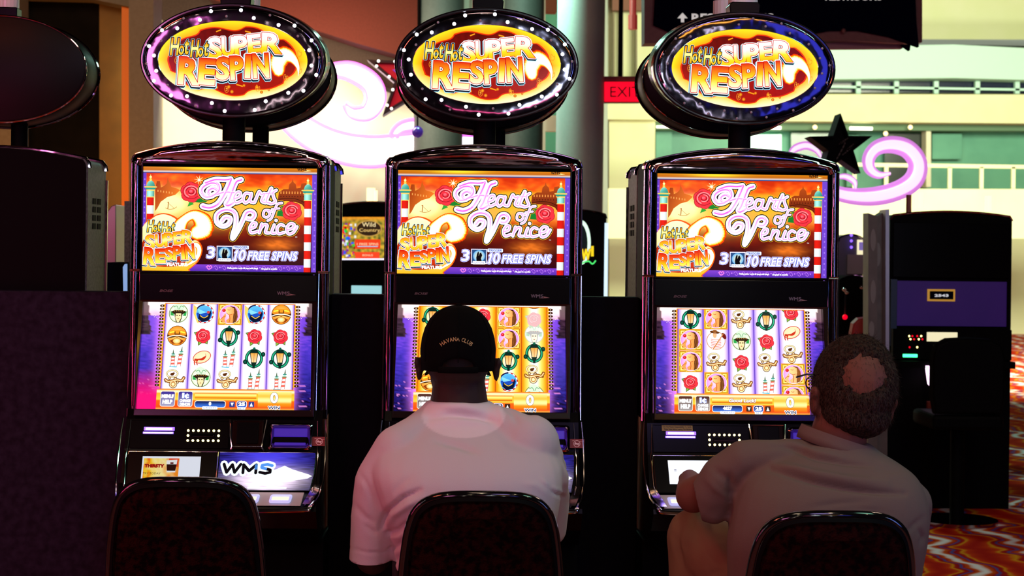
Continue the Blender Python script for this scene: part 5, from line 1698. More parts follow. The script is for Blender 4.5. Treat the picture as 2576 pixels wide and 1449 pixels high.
kn2 = Vector((B2(2160, 1500).x, -.58, .57)); an2 = Vector((kn2.x + .03, -.56, .12)); hp2 = Vector((B2(2140, 1500).x, -.95, .60))
bl.chain([(hp2, .085), (kn2, .062), (an2, .042)])
bl.cap(an2 + Vector((0, -.02, -.05)), .036, an2 + Vector((0, .14, -.06)), .030)
bl.ell(Vector((B2(2075, 1500).x, -.97, .61)), (.17, .13, .09))
person2 = bl.mesh('person', M_SKIN, None, .0055, 5)
tag(person2, 'balding person in a beige polo shirt and khaki trousers seated at the rightmost slot machine', 'person')
bl = Blob()
bl.loft([(B2(2072, 1640, .06), 235 * r2, .16), (B2(2072, 1540, .04), 240 * r2, .16), (B2(2072, 1450, .02), 244 * r2, .16), (B2(2078, 1370, -.01), 250 * r2, .158), (B2(2086, 1300, -.02), 250 * r2, .150), (B2(2090, 1240, -.02), 236 * r2, .138), (B2(2090, 1195, -.01), 214 * r2, .120), (B2(2086, 1160, .0), 172 * r2, .100), (B2(2092, 1135, .01), 124 * r2, .088), (B2(2100, 1112, .015), 88 * r2, .080)], e=2.3)
bl.chain([(B2(2040, 1150, .0), 50 * r2), (B2(1930, 1150, -.01), 44 * r2), (B2(1868, 1158, .0), 50 * r2), (B2(1818, 1200, .02), 56 * r2), (B2(1795, 1240, .04), 58 * r2), (B2(1785, 1262, .05), 54 * r2)])
bl.chain([(B2(1815, 1230, .03), 56 * r2), (B2(1796, 1280, .04), 40 * r2)])
bl.chain([(B2(2170, 1190, .0), 50 * r2), (B2(2240, 1216, .0), 54 * r2), (B2(2286, 1268, .02), 60 * r2), (B2(2290, 1320, .08), 50 * r2), (B2(2275, 1370, .10), 40 * r2)])
FP = [([(1940, 1182), (2050, 1212), (2130, 1227), (2200, 1236), (2275, 1242)], 7, -.015), ([(1950, 1168), (2050, 1192), (2130, 1206), (2230, 1216)], 11, .010), ([(1975, 1122), (2050, 1152), (2120, 1164), (2190, 1172)], 6, -.010), ([(1975, 1108), (2050, 1138), (2120, 1150)], 8, .006),
      ([(1950, 1175), (2000, 1180), (2060, 1196)], 7, .003), ([(2040, 1276), (2110, 1266), (2180, 1262)], 8, -.004), ([(2060, 1292), (2150, 1280), (2240, 1290)], 8, -.003), ([(1795, 1180), (1830, 1205), (1850, 1230)], 10, -.006), ([(1775, 1200), (1800, 1230), (1830, 1252)], 8, .004), ([(1835, 1190), (1838, 1260), (1830, 1330)], 6, -.008),
      ([(2200, 1170), (2225, 1182), (2260, 1186)], 8, -.003), ([(2310, 1330), (2322, 1350), (2316, 1370)], 6, -.006), ([(1860, 1120), (1890, 1112), (1930, 1112)], 6, .003), ([(1905, 1128), (1960, 1124), (2010, 1130)], 7, -.003), ([(2280, 1340), (2300, 1320), (2325, 1300)], 6, -.004)]
cuffp = B2(1752, 1240, .09); cuffn = Vector((-1, .15, -.25)).normalized()
polo = bl.mesh('polo_shirt', M_POLO, person2, .0060, 7, folds(FP, .0012), [(lambda c: c.x < B2(1800, 1200).x, cuffp, cuffn)])
sd = polo.modifiers.new('thick', 'SOLIDIFY'); sd.thickness = .003; sd.offset = -1
polo['label'] = 'beige short-sleeved polo shirt'
# collar
m = MB()
cr = []
for j, (hh, rr_, dz) in enumerate(((0, .078, 0), (.026, .075, 0), (.031, .081, -.004), (.013, .088, -.02), (-.004, .092, -.03))):
    ring = []
    for k in range(33):
        t = pi / 2 + .35 + (2 * pi - .7) * k / 32
        c = B2(2110, 1130, .015)
        tilt = Vector((0, 0, -.10 * rr_ * cos(t) / .08 * .28))
        ring.append(c + Vector((rr_ * cos(t) * 1.08, rr_ * sin(t) * .95, hh)) + tilt)
    cr.append(ring)
m.rings(cr, 0, False, False)
co = m.build('collar', M_POLO, polo, angle=60)
sd = co.modifiers.new('thick', 'SOLIDIFY'); sd.thickness = .0025
# trousers
bl = Blob()
bl.ell(Vector((B2(2075, 1500).x, -.97, .61)), (.19, .15, .11))
bl.chain([(hp, .098), ((hp + kn) / 2, .090), (kn, .076), ((kn + an) / 2, .070), (an, .060)])
bl.chain([(hp2, .098), (kn2, .078), (an2, .062)])
KF = [([(1688, 1330), (1705, 1390), (1725, 1449)], 6, -.006), ([(1700, 1300), (1690, 1345), (1700, 1400)], 6, .005), ([(1715, 1310), (1704, 1360), (1716, 1420)], 5, -.006), ([(1750, 1330), (1760, 1390), (1755, 1440)], 10, -.003), ([(1800, 1350), (1815, 1390), (1825, 1430)], 8, .004), ([(1780, 1449), (1800, 1438), (1825, 1436)], 5, -.006)]
bl.mesh('trousers', M_KHAKI, person2, .0070, 6, folds(KF, .002))
# hair: shell over the skull, thin on the crown where the scalp shows
bl = Blob()
hq = lambda x, y, z: h2 + (rot2 @ Vector((x, -y, z))) * K2
bl.ell(hq(0, -.014, .022), (.087 * K2, .103 * K2, .104 * K2), rot2)
bl.ell(hq(0, -.030, -.050), (.074 * K2, .066 * K2, .060 * K2), rot2)
def hairfn(co, no):
    q = proj(co)
    n = noise.noise(co * 60) * .0022 + noise.noise(co * 150) * .0016
    e = ((q[0] - 2174) / 62) ** 2 + ((q[1] - 938) / 52) ** 2 + .35 * noise.noise(co * 80)
    if no.y < .5 and e < 2.2: n -= .022 * math.exp(-(e / 1.1) ** 2)
    # trim over the face
    l = rot2.transposed() @ (co - h2)
    if -l.y > .045 and l.z < .055: n -= .03
    if l.z < -.055: n -= .25 * (-.055 - l.z)
    return n
hair = bl.mesh('hair', M_HAIR, person2, .0035, 4, hairfn)
# fine strands along the outline of the hair
m = MB()
random.seed(5)
hb = BVHTree.FromPolygons([v.co for v in hair.data.vertices], [tuple(p.vertices) for p in hair.data.polygons])
bb = BVHTree.FromPolygons([v.co for v in person2.data.vertices], [tuple(p.vertices) for p in person2.data.polygons])
cnt = 0
for _ in range(20000):
    d = Vector((random.gauss(0, 1), random.gauss(0, 1), random.gauss(0, 1))).normalized()
    l = rot2.transposed() @ d
    if -l.y > .45 and l.z < .45: continue
    if l.z < -.65: continue
    hit = hb.ray_cast(h2 + d * .3, -d)
    hit2 = bb.ray_cast(h2 + d * .3, -d)
    if hit[0] is None: continue
    if hit2[0] is not None and hit2[3] < hit[3]: hit = hit2
    q = proj(hit[0])
    e = ((q[0] - 2174) / 62) ** 2 + ((q[1] - 938) / 52) ** 2
    if hit[0].y < h2.y + .02 and e < 1.6 and random.random() > .12 + 1.0 * e ** 1.6: continue
    n = hit[1]
    g = (Vector((0, -.4, -1)) - n * Vector((0, -.4, -1)).dot(n))
    g = (g.normalized() if g.length > .1 else Vector((1, 0, 0)))
    g = (g + Vector((random.gauss(0, .35), random.gauss(0, .35), random.gauss(0, .35)))).normalized()
    L_ = random.uniform(.010, .022)
    p0 = hit[0] - n * .002; p1 = p0 + g * L_ * .5 + n * .0024; p2 = p0 + g * L_ + n * .0014
    s = n.cross(g).normalized() * .00035
    m.add([p0 - s, p0 + s, p1 + s * .8, p1 - s * .8, p2], [(0, 1, 2, 3), (3, 2, 4)])
    cnt += 1
m.build('hair_strands', M_HAIRGREY, person2, smooth=False)
tag(bpy.data.objects['hair_strands'], kind='stuff')
# glasses: temple arms and rims
m = MB()
for sx in (-1, 1):
    m.tube([hq(sx * .088, -.004, .030), hq(sx * .090, .03, .034), hq(sx * .084, .100, .034)], .0024, 6)
    m.tube([hq(sx * .036 + .024 * cos(t * pi / 8), .106, .026 + .018 * sin(t * pi / 8)) for t in range(16)], .0016, 6, 0, True)
m.tube([hq(-.012, .108, .030), hq(.012, .108, .030)], .0016, 6)
m.build('glasses', M_BLACK, person2)

# ================================================================== chairs
def chair(px, dist, label, top=.895, scale=1.0, group='casino chairs at the front machines', rim=None, fab=None):
    base = P(px, 1300, dist - CAMD)
    root = empty('casino_chair', (base.x, dist - CAMD, 0))
    tag(root, label, 'chair', group)
    out = [(0, 0), (.058, .001), (.105, .007), (.140, .022), (.163, .048), (.176, .085), (.184, .13), (.192, .20), (.198, .30), (.198, .42)]
    pts = catmull(out, 3)
    full = [(-x, z) for x, z in reversed(pts[1:])] + pts
    # the back leans away from the sitter
    def bk(x, dz, dy=0.0, ins=0.0):
        s = 1 - ins / .2
        return (x * s * scale, dz * .16 - .03 + dy - .10 * (x / .2) ** 2 * 0.35 * -1 , top - dz * s - ins if True else 0)
    m = MB()
    m.tube([bk(x, z, .0, .011) for x, z in full], .0125, 12)
    rimo = m.build('back_rim', M_RIM, root)
    m = MB()
    def panel(ins, dy): return [bk(x, z, dy, ins) for x, z in full]
    m.rings([panel(.012, -.020), panel(.02, -.026)], 0, False, False)
    m.build('back_piping', M_BLACKM, root)
    m = MB()
    A = panel(.020, -.014); B = panel(.030, -.026); C = panel(.060, -.032); D = panel(.020, .03); E = panel(.05, .05)
    rs = [A, B, C]
    m.rings(rs, 0, False, False)
    # fill the middle of the rear face and the front cushion
    def fill(ring):
        n = len(ring); half = n // 2
        for i in range(half):
            a, b = ring[i], ring[i + 1]; c, d = ring[n - 1 - i], ring[n - 2 - i]
            m.add([a, b, d, c], [(0, 1, 2, 3)])
    fill(C)
    m.rings([A, D, E], 0, False, False); fill(E)
    m.build('upholstered_back', M_FABRIC, root, angle=60)
    m = MB()
    sz = .47
    def sq(w, d, z, yo=0.0, n=24):
        return [(w * abs(cos(t)) ** .6 * (1 if cos(t) > 0 else -1), .20 + yo + d * abs(sin(t)) ** .6 * (1 if sin(t) > 0 else -1), z) for t in [2 * pi * k / n for k in range(n)]]
    m.rings([sq(.19, .18, sz - .075), sq(.215, .205, sz - .06), sq(.22, .21, sz - .02), sq(.20, .19, sz), sq(.12, .11, sz + .006)])
    m.build('seat', M_FABRIC, root, angle=60)
    m = MB()
    for sx in (-1, 1):
        m.tube([(sx * .15, .06, top - .40), (sx * .15, .04, .44), (sx * .15, .10, .40)], .012, 8)
    m.build('back_bracket', M_RIM, root)
    m = MB(); m.tube([(0, .20, .03), (0, .20, sz - .07)], .035, 16)
    m.build('pedestal', M_CHROME, root)
    m = MB()
    def cr_(r, z): return [(r * cos(2 * pi * k / 32), .20 + r * sin(2 * pi * k / 32), z) for k in range(32)]
    m.rings([cr_(.22, 0), cr_(.22, .012), cr_(.18, .024), cr_(.05, .035)])
    m.build('foot_disc', M_CHROME, root, angle=40)
    return root
chair(463, 4.12, 'empty maroon chair with a black rim in front of the leftmost slot machine')
chair(1212, 3.92, 'maroon chair with a black rim that the person in the white T-shirt sits on')
chair(2098, 3.66, 'maroon chair with a black rim that the balding person in the polo shirt sits on')
# ================================================================== the hall behind
_P = P
def P(px, py, Y):
    if py > 4000:
        p = _P(px, 1300, Y); p.z = 0.0; return p
    return _P(px, py, Y)
def struct(o): o['kind'] = 'structure'; return o
def slab(name, pts, Y, thick, material, kind='structure', bevel=0.0, lab=None, cat=None, group=None):
    """outline in photo px at depth Y, given real thickness backwards"""
    front = [P(px, py, Y) for px, py in pts]
    back = [p + Vector((0, thick, 0)) for p in front]
    n = len(pts)
    m = MB(); m.add(front + back, [tuple(range(n)), tuple(range(2 * n - 1, n - 1, -1))] + [(i, (i + 1) % n, n + (i + 1) % n, n + i) for i in range(n)])
    o = m.build(name, material, None, smooth=False, bevel=bevel)
    if kind: o['kind'] = kind
    if lab: tag(o, lab, cat, group)
    return o
M_CREAM = mat('cream_wall_plaster', (0.88, 0.86, 0.64), .8, vary=(3, (.84, .82, .60), .2))
M_TAN = mat('tan_bulkhead', (0.032, 0.016, 0.010), .8, spec=.1, vary=(60, (.042, .023, .015), .2))
M_SALMON = mat('salmon_lit_soffit', (0.045, 0.007, 0.004), .8, spec=.05, vary=(60, (.035, .0055, .003), .2))  # red light on the soffit is put into its base colour
M_DARKW = mat('dark_wood_wall', (0.004, 0.003, 0.002), .7, spec=.05, vary=(4, (.008, .006, .004), .15))
M_OLIVE = mat('olive_brown_column', (0.17, 0.135, 0.09), .7, vary=(30, (.14, .11, .07), .2))
M_OCHRE = mat('ochre_wall', (0.24, 0.12, 0.015), .7, vary=(5, (.17, .09, .012), .2))
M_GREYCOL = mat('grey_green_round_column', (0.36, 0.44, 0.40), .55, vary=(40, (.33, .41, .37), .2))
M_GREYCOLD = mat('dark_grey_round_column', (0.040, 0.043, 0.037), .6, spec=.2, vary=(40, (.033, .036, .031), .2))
M_MINTW = mat('pale_mint_fascia', (0.55, 0.82, 0.70), .7)
M_CREAM2 = mat('pale_yellow_balcony_wall', (0.80, 0.82, 0.46), .7, vary=(2, (.84, .84, .52), .2))
M_DGREEN = mat('dark_green_glass', (0.03, 0.09, 0.07), .2, vary=(1.2, (.08, .26, .18), .12))
M_TEAL = mat('teal_green_wall', (0.06, 0.26, 0.18), .5, vary=(1.0, (.12, .40, .26), .15))
M_NAVY = mat('navy_sign_face', (0.0015, 0.0015, 0.010), .8, spec=0.0)
M_MAROON = mat('maroon_brown_frame', (0.16, 0.05, 0.045), .6, vary=(30, (.20, .07, .06), .2))
M_NEON = mat('pink_neon_tube', (0.9, 0.5, 0.9), .3, emit=(1.0, 0.66, 1.0), es=1.8)
M_NEONHOT = mat('white_pink_neon_tube', (1, .9, 1), .3, emit=(1.0, 0.80, 1.0), es=1.5)
M_HIGHLIGHT = mat('pale_pink_highlight', (1, .8, 1), .3, emit=(1.0, 0.74, 1.0), es=1.1)
M_NEONEDGE = mat('magenta_neon_edge', (0.8, 0.1, 0.7), .3, emit=(0.80, 0.16, 0.85), es=1.1)
M_NEONR = mat('violet_pink_neon_ribbon', (0.85, 0.4, 0.9), .35, emit=(0.72, 0.24, 0.78), es=.85)
M_STARBULB = mat('small_warm_bulb', (1, 1, .9), .3, emit=(1, 1, .9), es=2.5)
M_REDGLOW = mat('red_glowing_star_face', (0.5, 0.0, 0.0), .4, emit=(0.42, 0.0, 0.01), es=.6)
M_VIOLGLOW = mat('violet_glowing_star_core', (0.2, 0.05, 0.5), .4, emit=(0.16, 0.04, 0.5), es=.9)
M_EXIT = mat('red_exit_sign_face', (0.8, 0.0, 0.01), .4, emit=(1.0, 0.0, 0.02), es=1.1)
M_CANDLE = mat('lit_amber_candle_lamp', (1, .8, .5), .4, emit=(1.0, 0.72, 0.34), es=2.2)
M_WHITEINK = mat('white_sign_letters', (0.9, 0.9, 0.85), .6, emit=(0.7, .7, .66), es=.6)
M_FLUO = mat('fluorescent_fitting', (1, 1, .9), .4, emit=(1, 1, .72), es=3)
M_MINTLIGHT = mat('mint_lit_panel', (.6, 1, .8), .4, emit=(.55, 1.0, .70), es=1.1)  # emission stands in for the green-lit spot in the shopfront

m = MB(); m.box(-14, 22, -12, 30, 6.9, 7.1); struct(m.build('ceiling', M_DARKW, None, smooth=False))
# floor with swirling casino carpet
m = MB(); m.add([(-14, -12, 0), (22, -12, 0), (22, 30, 0), (-14, 30, 0)], [(0, 1, 2, 3)])
mc = bpy.data.materials.new('swirl_carpet'); mc.use_nodes = True
nt = mc.node_tree; b = nt.nodes['Principled BSDF']; b.inputs['Roughness'].default_value = .95; b.inputs['Specular IOR Level'].default_value = .05
tc = nt.nodes.new('ShaderNodeTexCoord'); mp = nt.nodes.new('ShaderNodeMapping'); mp.inputs['Scale'].default_value = (0.55, 1.7, 1)
wv = nt.nodes.new('ShaderNodeTexWave'); wv.inputs['Scale'].default_value = 1.3; wv.inputs['Distortion'].default_value = 5; wv.inputs['Detail'].default_value = 2; wv.inputs['Detail Scale'].default_value = 1.2
cr = nt.nodes.new('ShaderNodeValToRGB'); e = cr.color_ramp.elements
for pos, c in ((0, '#b81c10'), (.22, '#d84010'), (.36, '#e8a018'), (.46, '#c02010'), (.6, '#a01024'), (.7, '#3858a8'), (.78, '#b81c10'), (.92, '#e06018')):
    x = e.new(pos) if pos not in (0,) else e[0]; x.color = (*hx(c), 1); x.position = pos
nt.links.new(tc.outputs['Object'], mp.inputs[0]); nt.links.new(mp.outputs[0], wv.inputs[0]); nt.links.new(wv.outputs['Fac'], cr.inputs[0]); nt.links.new(cr.outputs[0], b.inputs[0])
struct(m.build('floor', mc, None, smooth=False))

# left: dark recess, lit ochre wall, olive columns
slab('wall_left', [(-420, -120), (262, -120), (262, 900), (-420, 900)], 9.6, .3, M_DARKW)
slab('wall_ochre', [(250, -60), (318, -60), (318, 900), (250, 900)], 9.4, .3, M_OCHRE)
slab('trim_1', [(-300, -140), (330, -140), (330, 18), (215, -6), (-300, -20)], 9.0, .3, M_OLIVE)
slab('trim_2', [(306, -60), (326, -60), (326, 900), (306, 900)], 9.1, .25, mat('orange_lit_return', (.9, .24, .02), .6))  # orange light on the return wall is put into its colour
slab('wall_column_olive', [(324, -120), (386, -120), (386, 900), (324, 900)], 8.8, .4, M_OLIVE)
slab('wall_column_olive_far', [(-150, -120), (40, -120), (40, 900), (-150, 900)], 8.8, .4, M_OLIVE)
# cream wall with its sloping bulkheads
slab('wall_back', [(375, -120), (1300, -120), (1300, 900), (375, 900)], 12.0, .3, M_CREAM)
slab('ceiling_bulkhead', [(380, -140), (1045, -140), (1045, 245), (960, 216), (850, 175), (620, 108), (380, 40)], 11.2, .5, M_TAN)
slab('ceiling_soffit', [(520, -160), (1050, -160), (1050, 153), (993, 136), (900, 110), (771, 69), (520, -6)], 10.4, .4, M_SALMON)
slab('trim_3', [(378, -80), (396, -80), (396, 900), (378, 900)], 11.0, .3, mat('tan_column_edge', (.42, .34, .2), .7))
# round columns
def column(name, px0, px1, Y, material):
    a, b = P(px0, 630, Y), P(px1, 630, Y)
    c = (a + b) / 2; r = (b - a).length / 2
    m = MB(); n = 40
    m.rings([[(c.x + r * cos(2 * pi * k / n), Y + r * sin(2 * pi * k / n), z) for k in range(n)] for z in (0, 5.2)])
    return struct(m.build(name, material, None, angle=50))
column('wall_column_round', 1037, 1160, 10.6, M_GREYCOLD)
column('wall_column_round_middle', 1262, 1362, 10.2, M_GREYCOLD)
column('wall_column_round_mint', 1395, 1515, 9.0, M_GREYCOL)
for i, (x0, x1) in enumerate(((1160, 1180), (1358, 1372), (1515, 1529))):
    slab('trim_%d' % (4 + i), [(x0, -80), (x1, -80), (x1, 900), (x0, 900)], 11.4, .12, M_CREAM)
slab('wall_between_columns', [(1180, -80), (1400, -80), (1400, 900), (1180, 900)], 13.5, .2, M_TEAL)
slab('trim_8', [(1150, -80), (1400, -80), (1400, 30), (1150, 20)], 12.6, .2, mat('rust_beam', (.35, .09, .04), .7))
slab('trim_9', [(1362, 290), (1400, 290), (1400, 330), (1362, 330)], 11.8, .1, M_CREAM)

# the atrium building on the right
YB = 25
slab('wall_far', [(1500, -120), (2760, -120), (2760, 900), (1500, 900)], YB + 1.2, .4, M_CREAM2)
slab('trim_10', [(2040, 118), (2400, 112), (2760, 130), (2760, 206), (2400, 196), (2040, 200)], YB - .6, .5, M_MINTW)
slab('trim_11', [(2030, 98), (2760, 100), (2760, 119), (2400, 112), (2040, 118)], YB - .2, .3, mat('grey_ledge', (.22, .24, .26), .7))  # grey ledge strip above the mint fascia
slab('window_1', [(2080, 203), (2760, 207), (2760, 236), (2080, 232)], YB - .1, .1, mat('dark_blue_ribbon_window', (.015, .02, .05), .2))
m = MB()
for px in (2160, 2256, 2356, 2460, 2560, 2660):
    a = P(px, 204, YB - .3); c = P(px, 236, YB - .3); m.box(a.x - .04, a.x + .04, a.y, a.y + .1, c.z, a.z)
a, c = P(2080, 218, YB - .3), P(2700, 220, YB - .3)
m.box(a.x, c.x, a.y, a.y + .04, a.z - .02, a.z + .02)
struct(m.build('trim_12', M_MINTW, None, smooth=False))
slab('trim_13', [(1525, 236), (2760, 238), (2760, 312), (1525, 300)], YB - .5, .6, M_CREAM2)
slab('trim_14', [(1640, 302), (2760, 308), (2760, 330), (1640, 326)], YB - .1, .4, mat('dull_green_soffit', (.10, .20, .11), .6))  # dull green soffit strip under the cream band
slab('wall_shopfront', [(1650, 322), (2760, 326), (2760, 480), (1650, 476)], YB + .5, .3, M_TEAL)
slab('window_2', [(1990, 334), (2100, 334), (2100, 478), (1990, 478)], YB + .3, .1, M_DGREEN)
slab('window_3', [(2226, 336), (2328, 336), (2328, 470), (2226, 470)], YB + .3, .1, mat('dark_shop_window', (.012, .02, .018), .2))
for i, (x0, y0, x1, y1) in enumerate(((1888, 338, 1966, 470), (2130, 340, 2160, 470), (2345, 336, 2420, 400), (1650, 330, 1690, 420))):
    slab('window_%d' % (4 + i), [(x0, y0), (x1, y0), (x1, y1), (x0, y1)], YB + .25, .1, M_MINTLIGHT if i in (0,) else M_TEAL)
slab('wall_pier', [(1532, 300), (1648, 300), (1648, 760), (1532, 760)], YB - .2, .5, M_CREAM2)
slab('wall_pier_thin', [(2330, 320), (2342, 320), (2342, 470), (2330, 470)], YB, .3, M_CREAM)
for i, x in enumerate((1541, 1563, 1598)):
    slab('trim_%d' % (20 + i), [(x, -60), (x + 5, -60), (x + 5, 200), (x, 200)], YB + .9, .2, mat('brown_mullion', (.22, .18, .09), .6))
slab('trim_24', [(1540, -60), (1640, -60), (1640, 26), (1540, 26)], YB + .7, .2, mat('brown_lintel', (.22, .08, .04), .6))
m = MB()
for px in list(range(2150, 2576, 80)):
    a = P(px, 420, YB - 3); c = P(px, 480, YB - 3); m.box(a.x - .03, a.x + .03, a.y, a.y + .05, c.z, a.z)
a, c = P(2100, 418, YB - 3), P(2600, 420, YB - 3); m.box(a.x, c.x, a.y, a.y + .06, a.z, a.z + .06)
rl = m.build('balcony_railing', M_CREAM2, None, smooth=False); tag(rl, 'pale balcony railing behind the pink scroll on the right', 'railing')
slab('wall_balcony', [(1530, 474), (2760, 476), (2760, 600), (1530, 600)], YB - 3.2, .3, M_CREAM2)
def lightbox(px, py, w, h, Y, mm, lab):
    a = P(px - w / 2, py - h / 2, Y); c = P(px + w / 2, py + h / 2, Y)
    m = MB(); m.box(a.x, c.x, Y, Y + .06, c.z, a.z); o = m.build('ceiling_light', mm, None, smooth=False); tag(o, lab, 'light', 'lights under the green soffit')
lightbox(2167, 323, 56, 8, YB - .3, M_FLUO, 'long white ceiling light above the black star')
lightbox(1932, 321, 66, 8, YB - .3, M_FLUO, 'long white ceiling light just right of the sign post')
lightbox(1680, 319, 56, 6, YB - .3, M_FLUO, 'long white ceiling light left of the sign post')
for px, lab in ((2050, 'small round amber downlight left of the black star'), (2290, 'small round amber downlight right of the black star'), (2228, 'small round amber downlight above the pink scroll')):
    c = P(px, 320 if px != 2228 else 336, YB - .3); m = MB(); m.sphere(c, .04, 12, 8); o = m.build('ceiling_downlight_lamp', M_CANDLE, None); tag(o, lab, 'light', 'lights under the green soffit')

# ---------------- neon scrolls, stars
def ribbon_sign(name, paths, Y, lab, hot=True):
    root = empty(name, tuple(P(paths[0][0][0][0], paths[0][0][0][1], Y)))
    tag(root, lab, 'neon sign')
    inv = root.location.copy()
    for pts, wid, mm in paths:
        c = catmull(pts, 8); ws = [max(.5, w[0]) * R(Y) for w in catmull([(w,) for w in wid], 8)]
        pp = [P(x, y, Y) - inv for x, y in c]
        m = MB(); n = 12
        rings = []
        for i, p in enumerate(pp):
            t = (pp[min(i + 1, len(pp) - 1)] - pp[max(i - 1, 0)]); t.y = 0; t.normalize()
            s = Vector((t.z, 0, -t.x))
            rings.append([p + s * (ws[i] * cos(2 * pi * k / n)) + Vector((0, ws[i] * .45 * sin(2 * pi * k / n), 0)) for k in range(n)])
        m.rings(rings)
        m.build('neon_ribbon', mm, root, angle=60)
        if not hot:
            m = MB(); m.tube([p + Vector((0, -ws[i] * .40, 0)) for i, p in enumerate(pp)], [w * .52 for w in ws], 10)  # tube added to imitate the white shading along the ribbon
            m.build('ribbon_highlight', M_HIGHLIGHT, root)
        if hot:
            for sx in (-1, 1):
                m = MB(); e = []
                for i, p in enumerate(pp):
                    t = (pp[min(i + 1, len(pp) - 1)] - pp[max(i - 1, 0)]); t.y = 0; t.normalize()
                    e.append(p + Vector((t.z, 0, -t.x)) * ws[i] * sx * 1.02 + Vector((0, -.02, 0)))
                m.tube(e, 5.5 * R(Y), 6)
                m.build('magenta_edge_tube', M_NEONEDGE, root)
    return root
ribbon_sign('neon_scroll', [
    ([(820, 178), (880, 180), (930, 208), (944, 248), (925, 282), (890, 284), (868, 262)], [10, 20, 22, 22, 18, 12, 4], M_NEONHOT),
    ([(640, 120), (690, 230), (745, 310), (830, 362), (930, 382), (1040, 368), (1120, 356), (1200, 358)], [18, 26, 30, 34, 36, 30, 24, 20], M_NEONHOT),
    ([(1200, 332), (1120, 326), (1060, 316), (1015, 320), (992, 340), (1000, 352)], [10, 12, 14, 12, 8, 3], M_NEON)], 10.9, 'big white and pink neon scroll on the cream wall, left of the middle sign')
ribbon_sign('neon_scroll', [
    ([(2240, 436), (2210, 440), (2188, 424), (2186, 396), (2206, 372), (2244, 364), (2284, 376), (2308, 410), (2300, 450), (2262, 478), (2200, 494), (2130, 492), (2060, 470)], [4, 10, 15, 17, 19, 22, 24, 25, 26, 25, 24, 20, 16], M_NEONR),
    ([(1985, 392), (2000, 374), (2028, 366), (2052, 376), (2066, 396)], [5, 10, 11, 9, 4], M_NEONR),
    ([(2100, 446), (2126, 444), (2148, 456), (2152, 474)], [4, 8, 8, 3], M_NEONR)], 6.5, 'violet pink scroll curling beside the black star on the right', False)
def star(px, py, r, Y, lab, dark, rot=0):
    c = P(px, py, Y); root = empty('star_sign', tuple(c)); tag(root, lab, 'star')
    R0 = r * R(Y)
    def pts(k, y):
        return [Vector((R0 * k * (1 if i % 2 == 0 else .40) * sin(pi * i / 5 + rot), y, R0 * k * (1 if i % 2 == 0 else .40) * cos(pi * i / 5 + rot))) for i in range(10)]
    m = MB(); m.rings([pts(1, .16), pts(1, -.02), pts(.84, -.02), pts(.80, .05)], 0, True, True)
    m.build('star_box', M_BLACKM if dark else mat('dark_maroon_star_box', (.006, .002, .003), .4), root, smooth=False)
    if not dark:
        m = MB(); m.add(pts(.79, .04), [tuple(range(10))]); m.build('red_star_face', M_REDGLOW, root, smooth=False)
        m = MB(); m.rings([pts(.45, .035), pts(.45, .0)]); m.build('violet_star_core', M_VIOLGLOW, root, smooth=False)
        for i in range(10):
            for f in (0.25, .75):
                a, b_ = pts(.93, -.03)[i], pts(.93, -.03)[(i + 1) % 10]
                m = MB(); m.sphere(a.lerp(b_, f), .011, 8, 6); m.build('bulb', M_STARBULB, root)
    else:
        a = Art()
        a.curve([(-10, 30), (10, -10), (-4, -6), (16, -20)], 3, hx('#3c2418'), 5); a.curve([(4, 20), (26, 2), (14, 8), (30, -6)], 3, hx('#3c2418'), 5)
        a.build('faded_script', M_PRINT, lambda x, y, d: Vector((x * R0 / 80, -.022 - d, -y * R0 / 80)), root)
    return root
star(1040, 195, 124, 8.6, 'red star with a black edge and small bulbs behind the middle oval sign', False, .035)
star(2114, 369, 84, 6.0, 'black five-pointed star in front of the pink scroll', True, -.02)
m = MB(); m.sphere(P(1050, 332, 9.3), 15 * R(9.3), 20, 12); o = m.build('ornament_ball', mat('dark_violet_ball', (.03, .01, .12), .2, emit=(.05, .01, .25), es=.5)); tag(o, 'dark violet ball hanging below the red star', 'ornament')

def hang(o, pts, r=.012, name='hanging_cable'):
    inv_ = o.matrix_basis.translation if o.type == 'EMPTY' else Vector((0, 0, 0))
    m = MB(); m.tube([Vector(p) - inv_ for p in pts], r, 8)
    return m.build(name, M_BLACKM, o)
SG = [o for o in bpy.data.objects if o.name.startswith('neon_scroll')]
s1, s2 = bpy.data.objects['neon_scroll'], bpy.data.objects['neon_scroll.001']
for px, py in ((930, 380), (1130, 356)):
    a_ = P(px, py, 10.9); hang(s1, [a_, a_ + Vector((0, 1.06, 0))], .03, 'wall_bracket')
a_ = P(2092, 478, 6.5); hang(s2, [a_, (a_.x, a_.y, 0)], .03, 'support_post')
t1, t2 = bpy.data.objects['star_sign'], bpy.data.objects['star_sign.001']
a_ = P(1056, 75, 8.7); hang(t1, [a_, (a_.x, a_.y, 6.9)])
a_ = P(2098, 400, 6.06); hang(t2, [a_, (a_.x, a_.y, 0)], .02, 'support_post')
a_ = P(1050, 325, 9.3); hang(o, [a_, (a_.x, a_.y, 6.9)], .008)
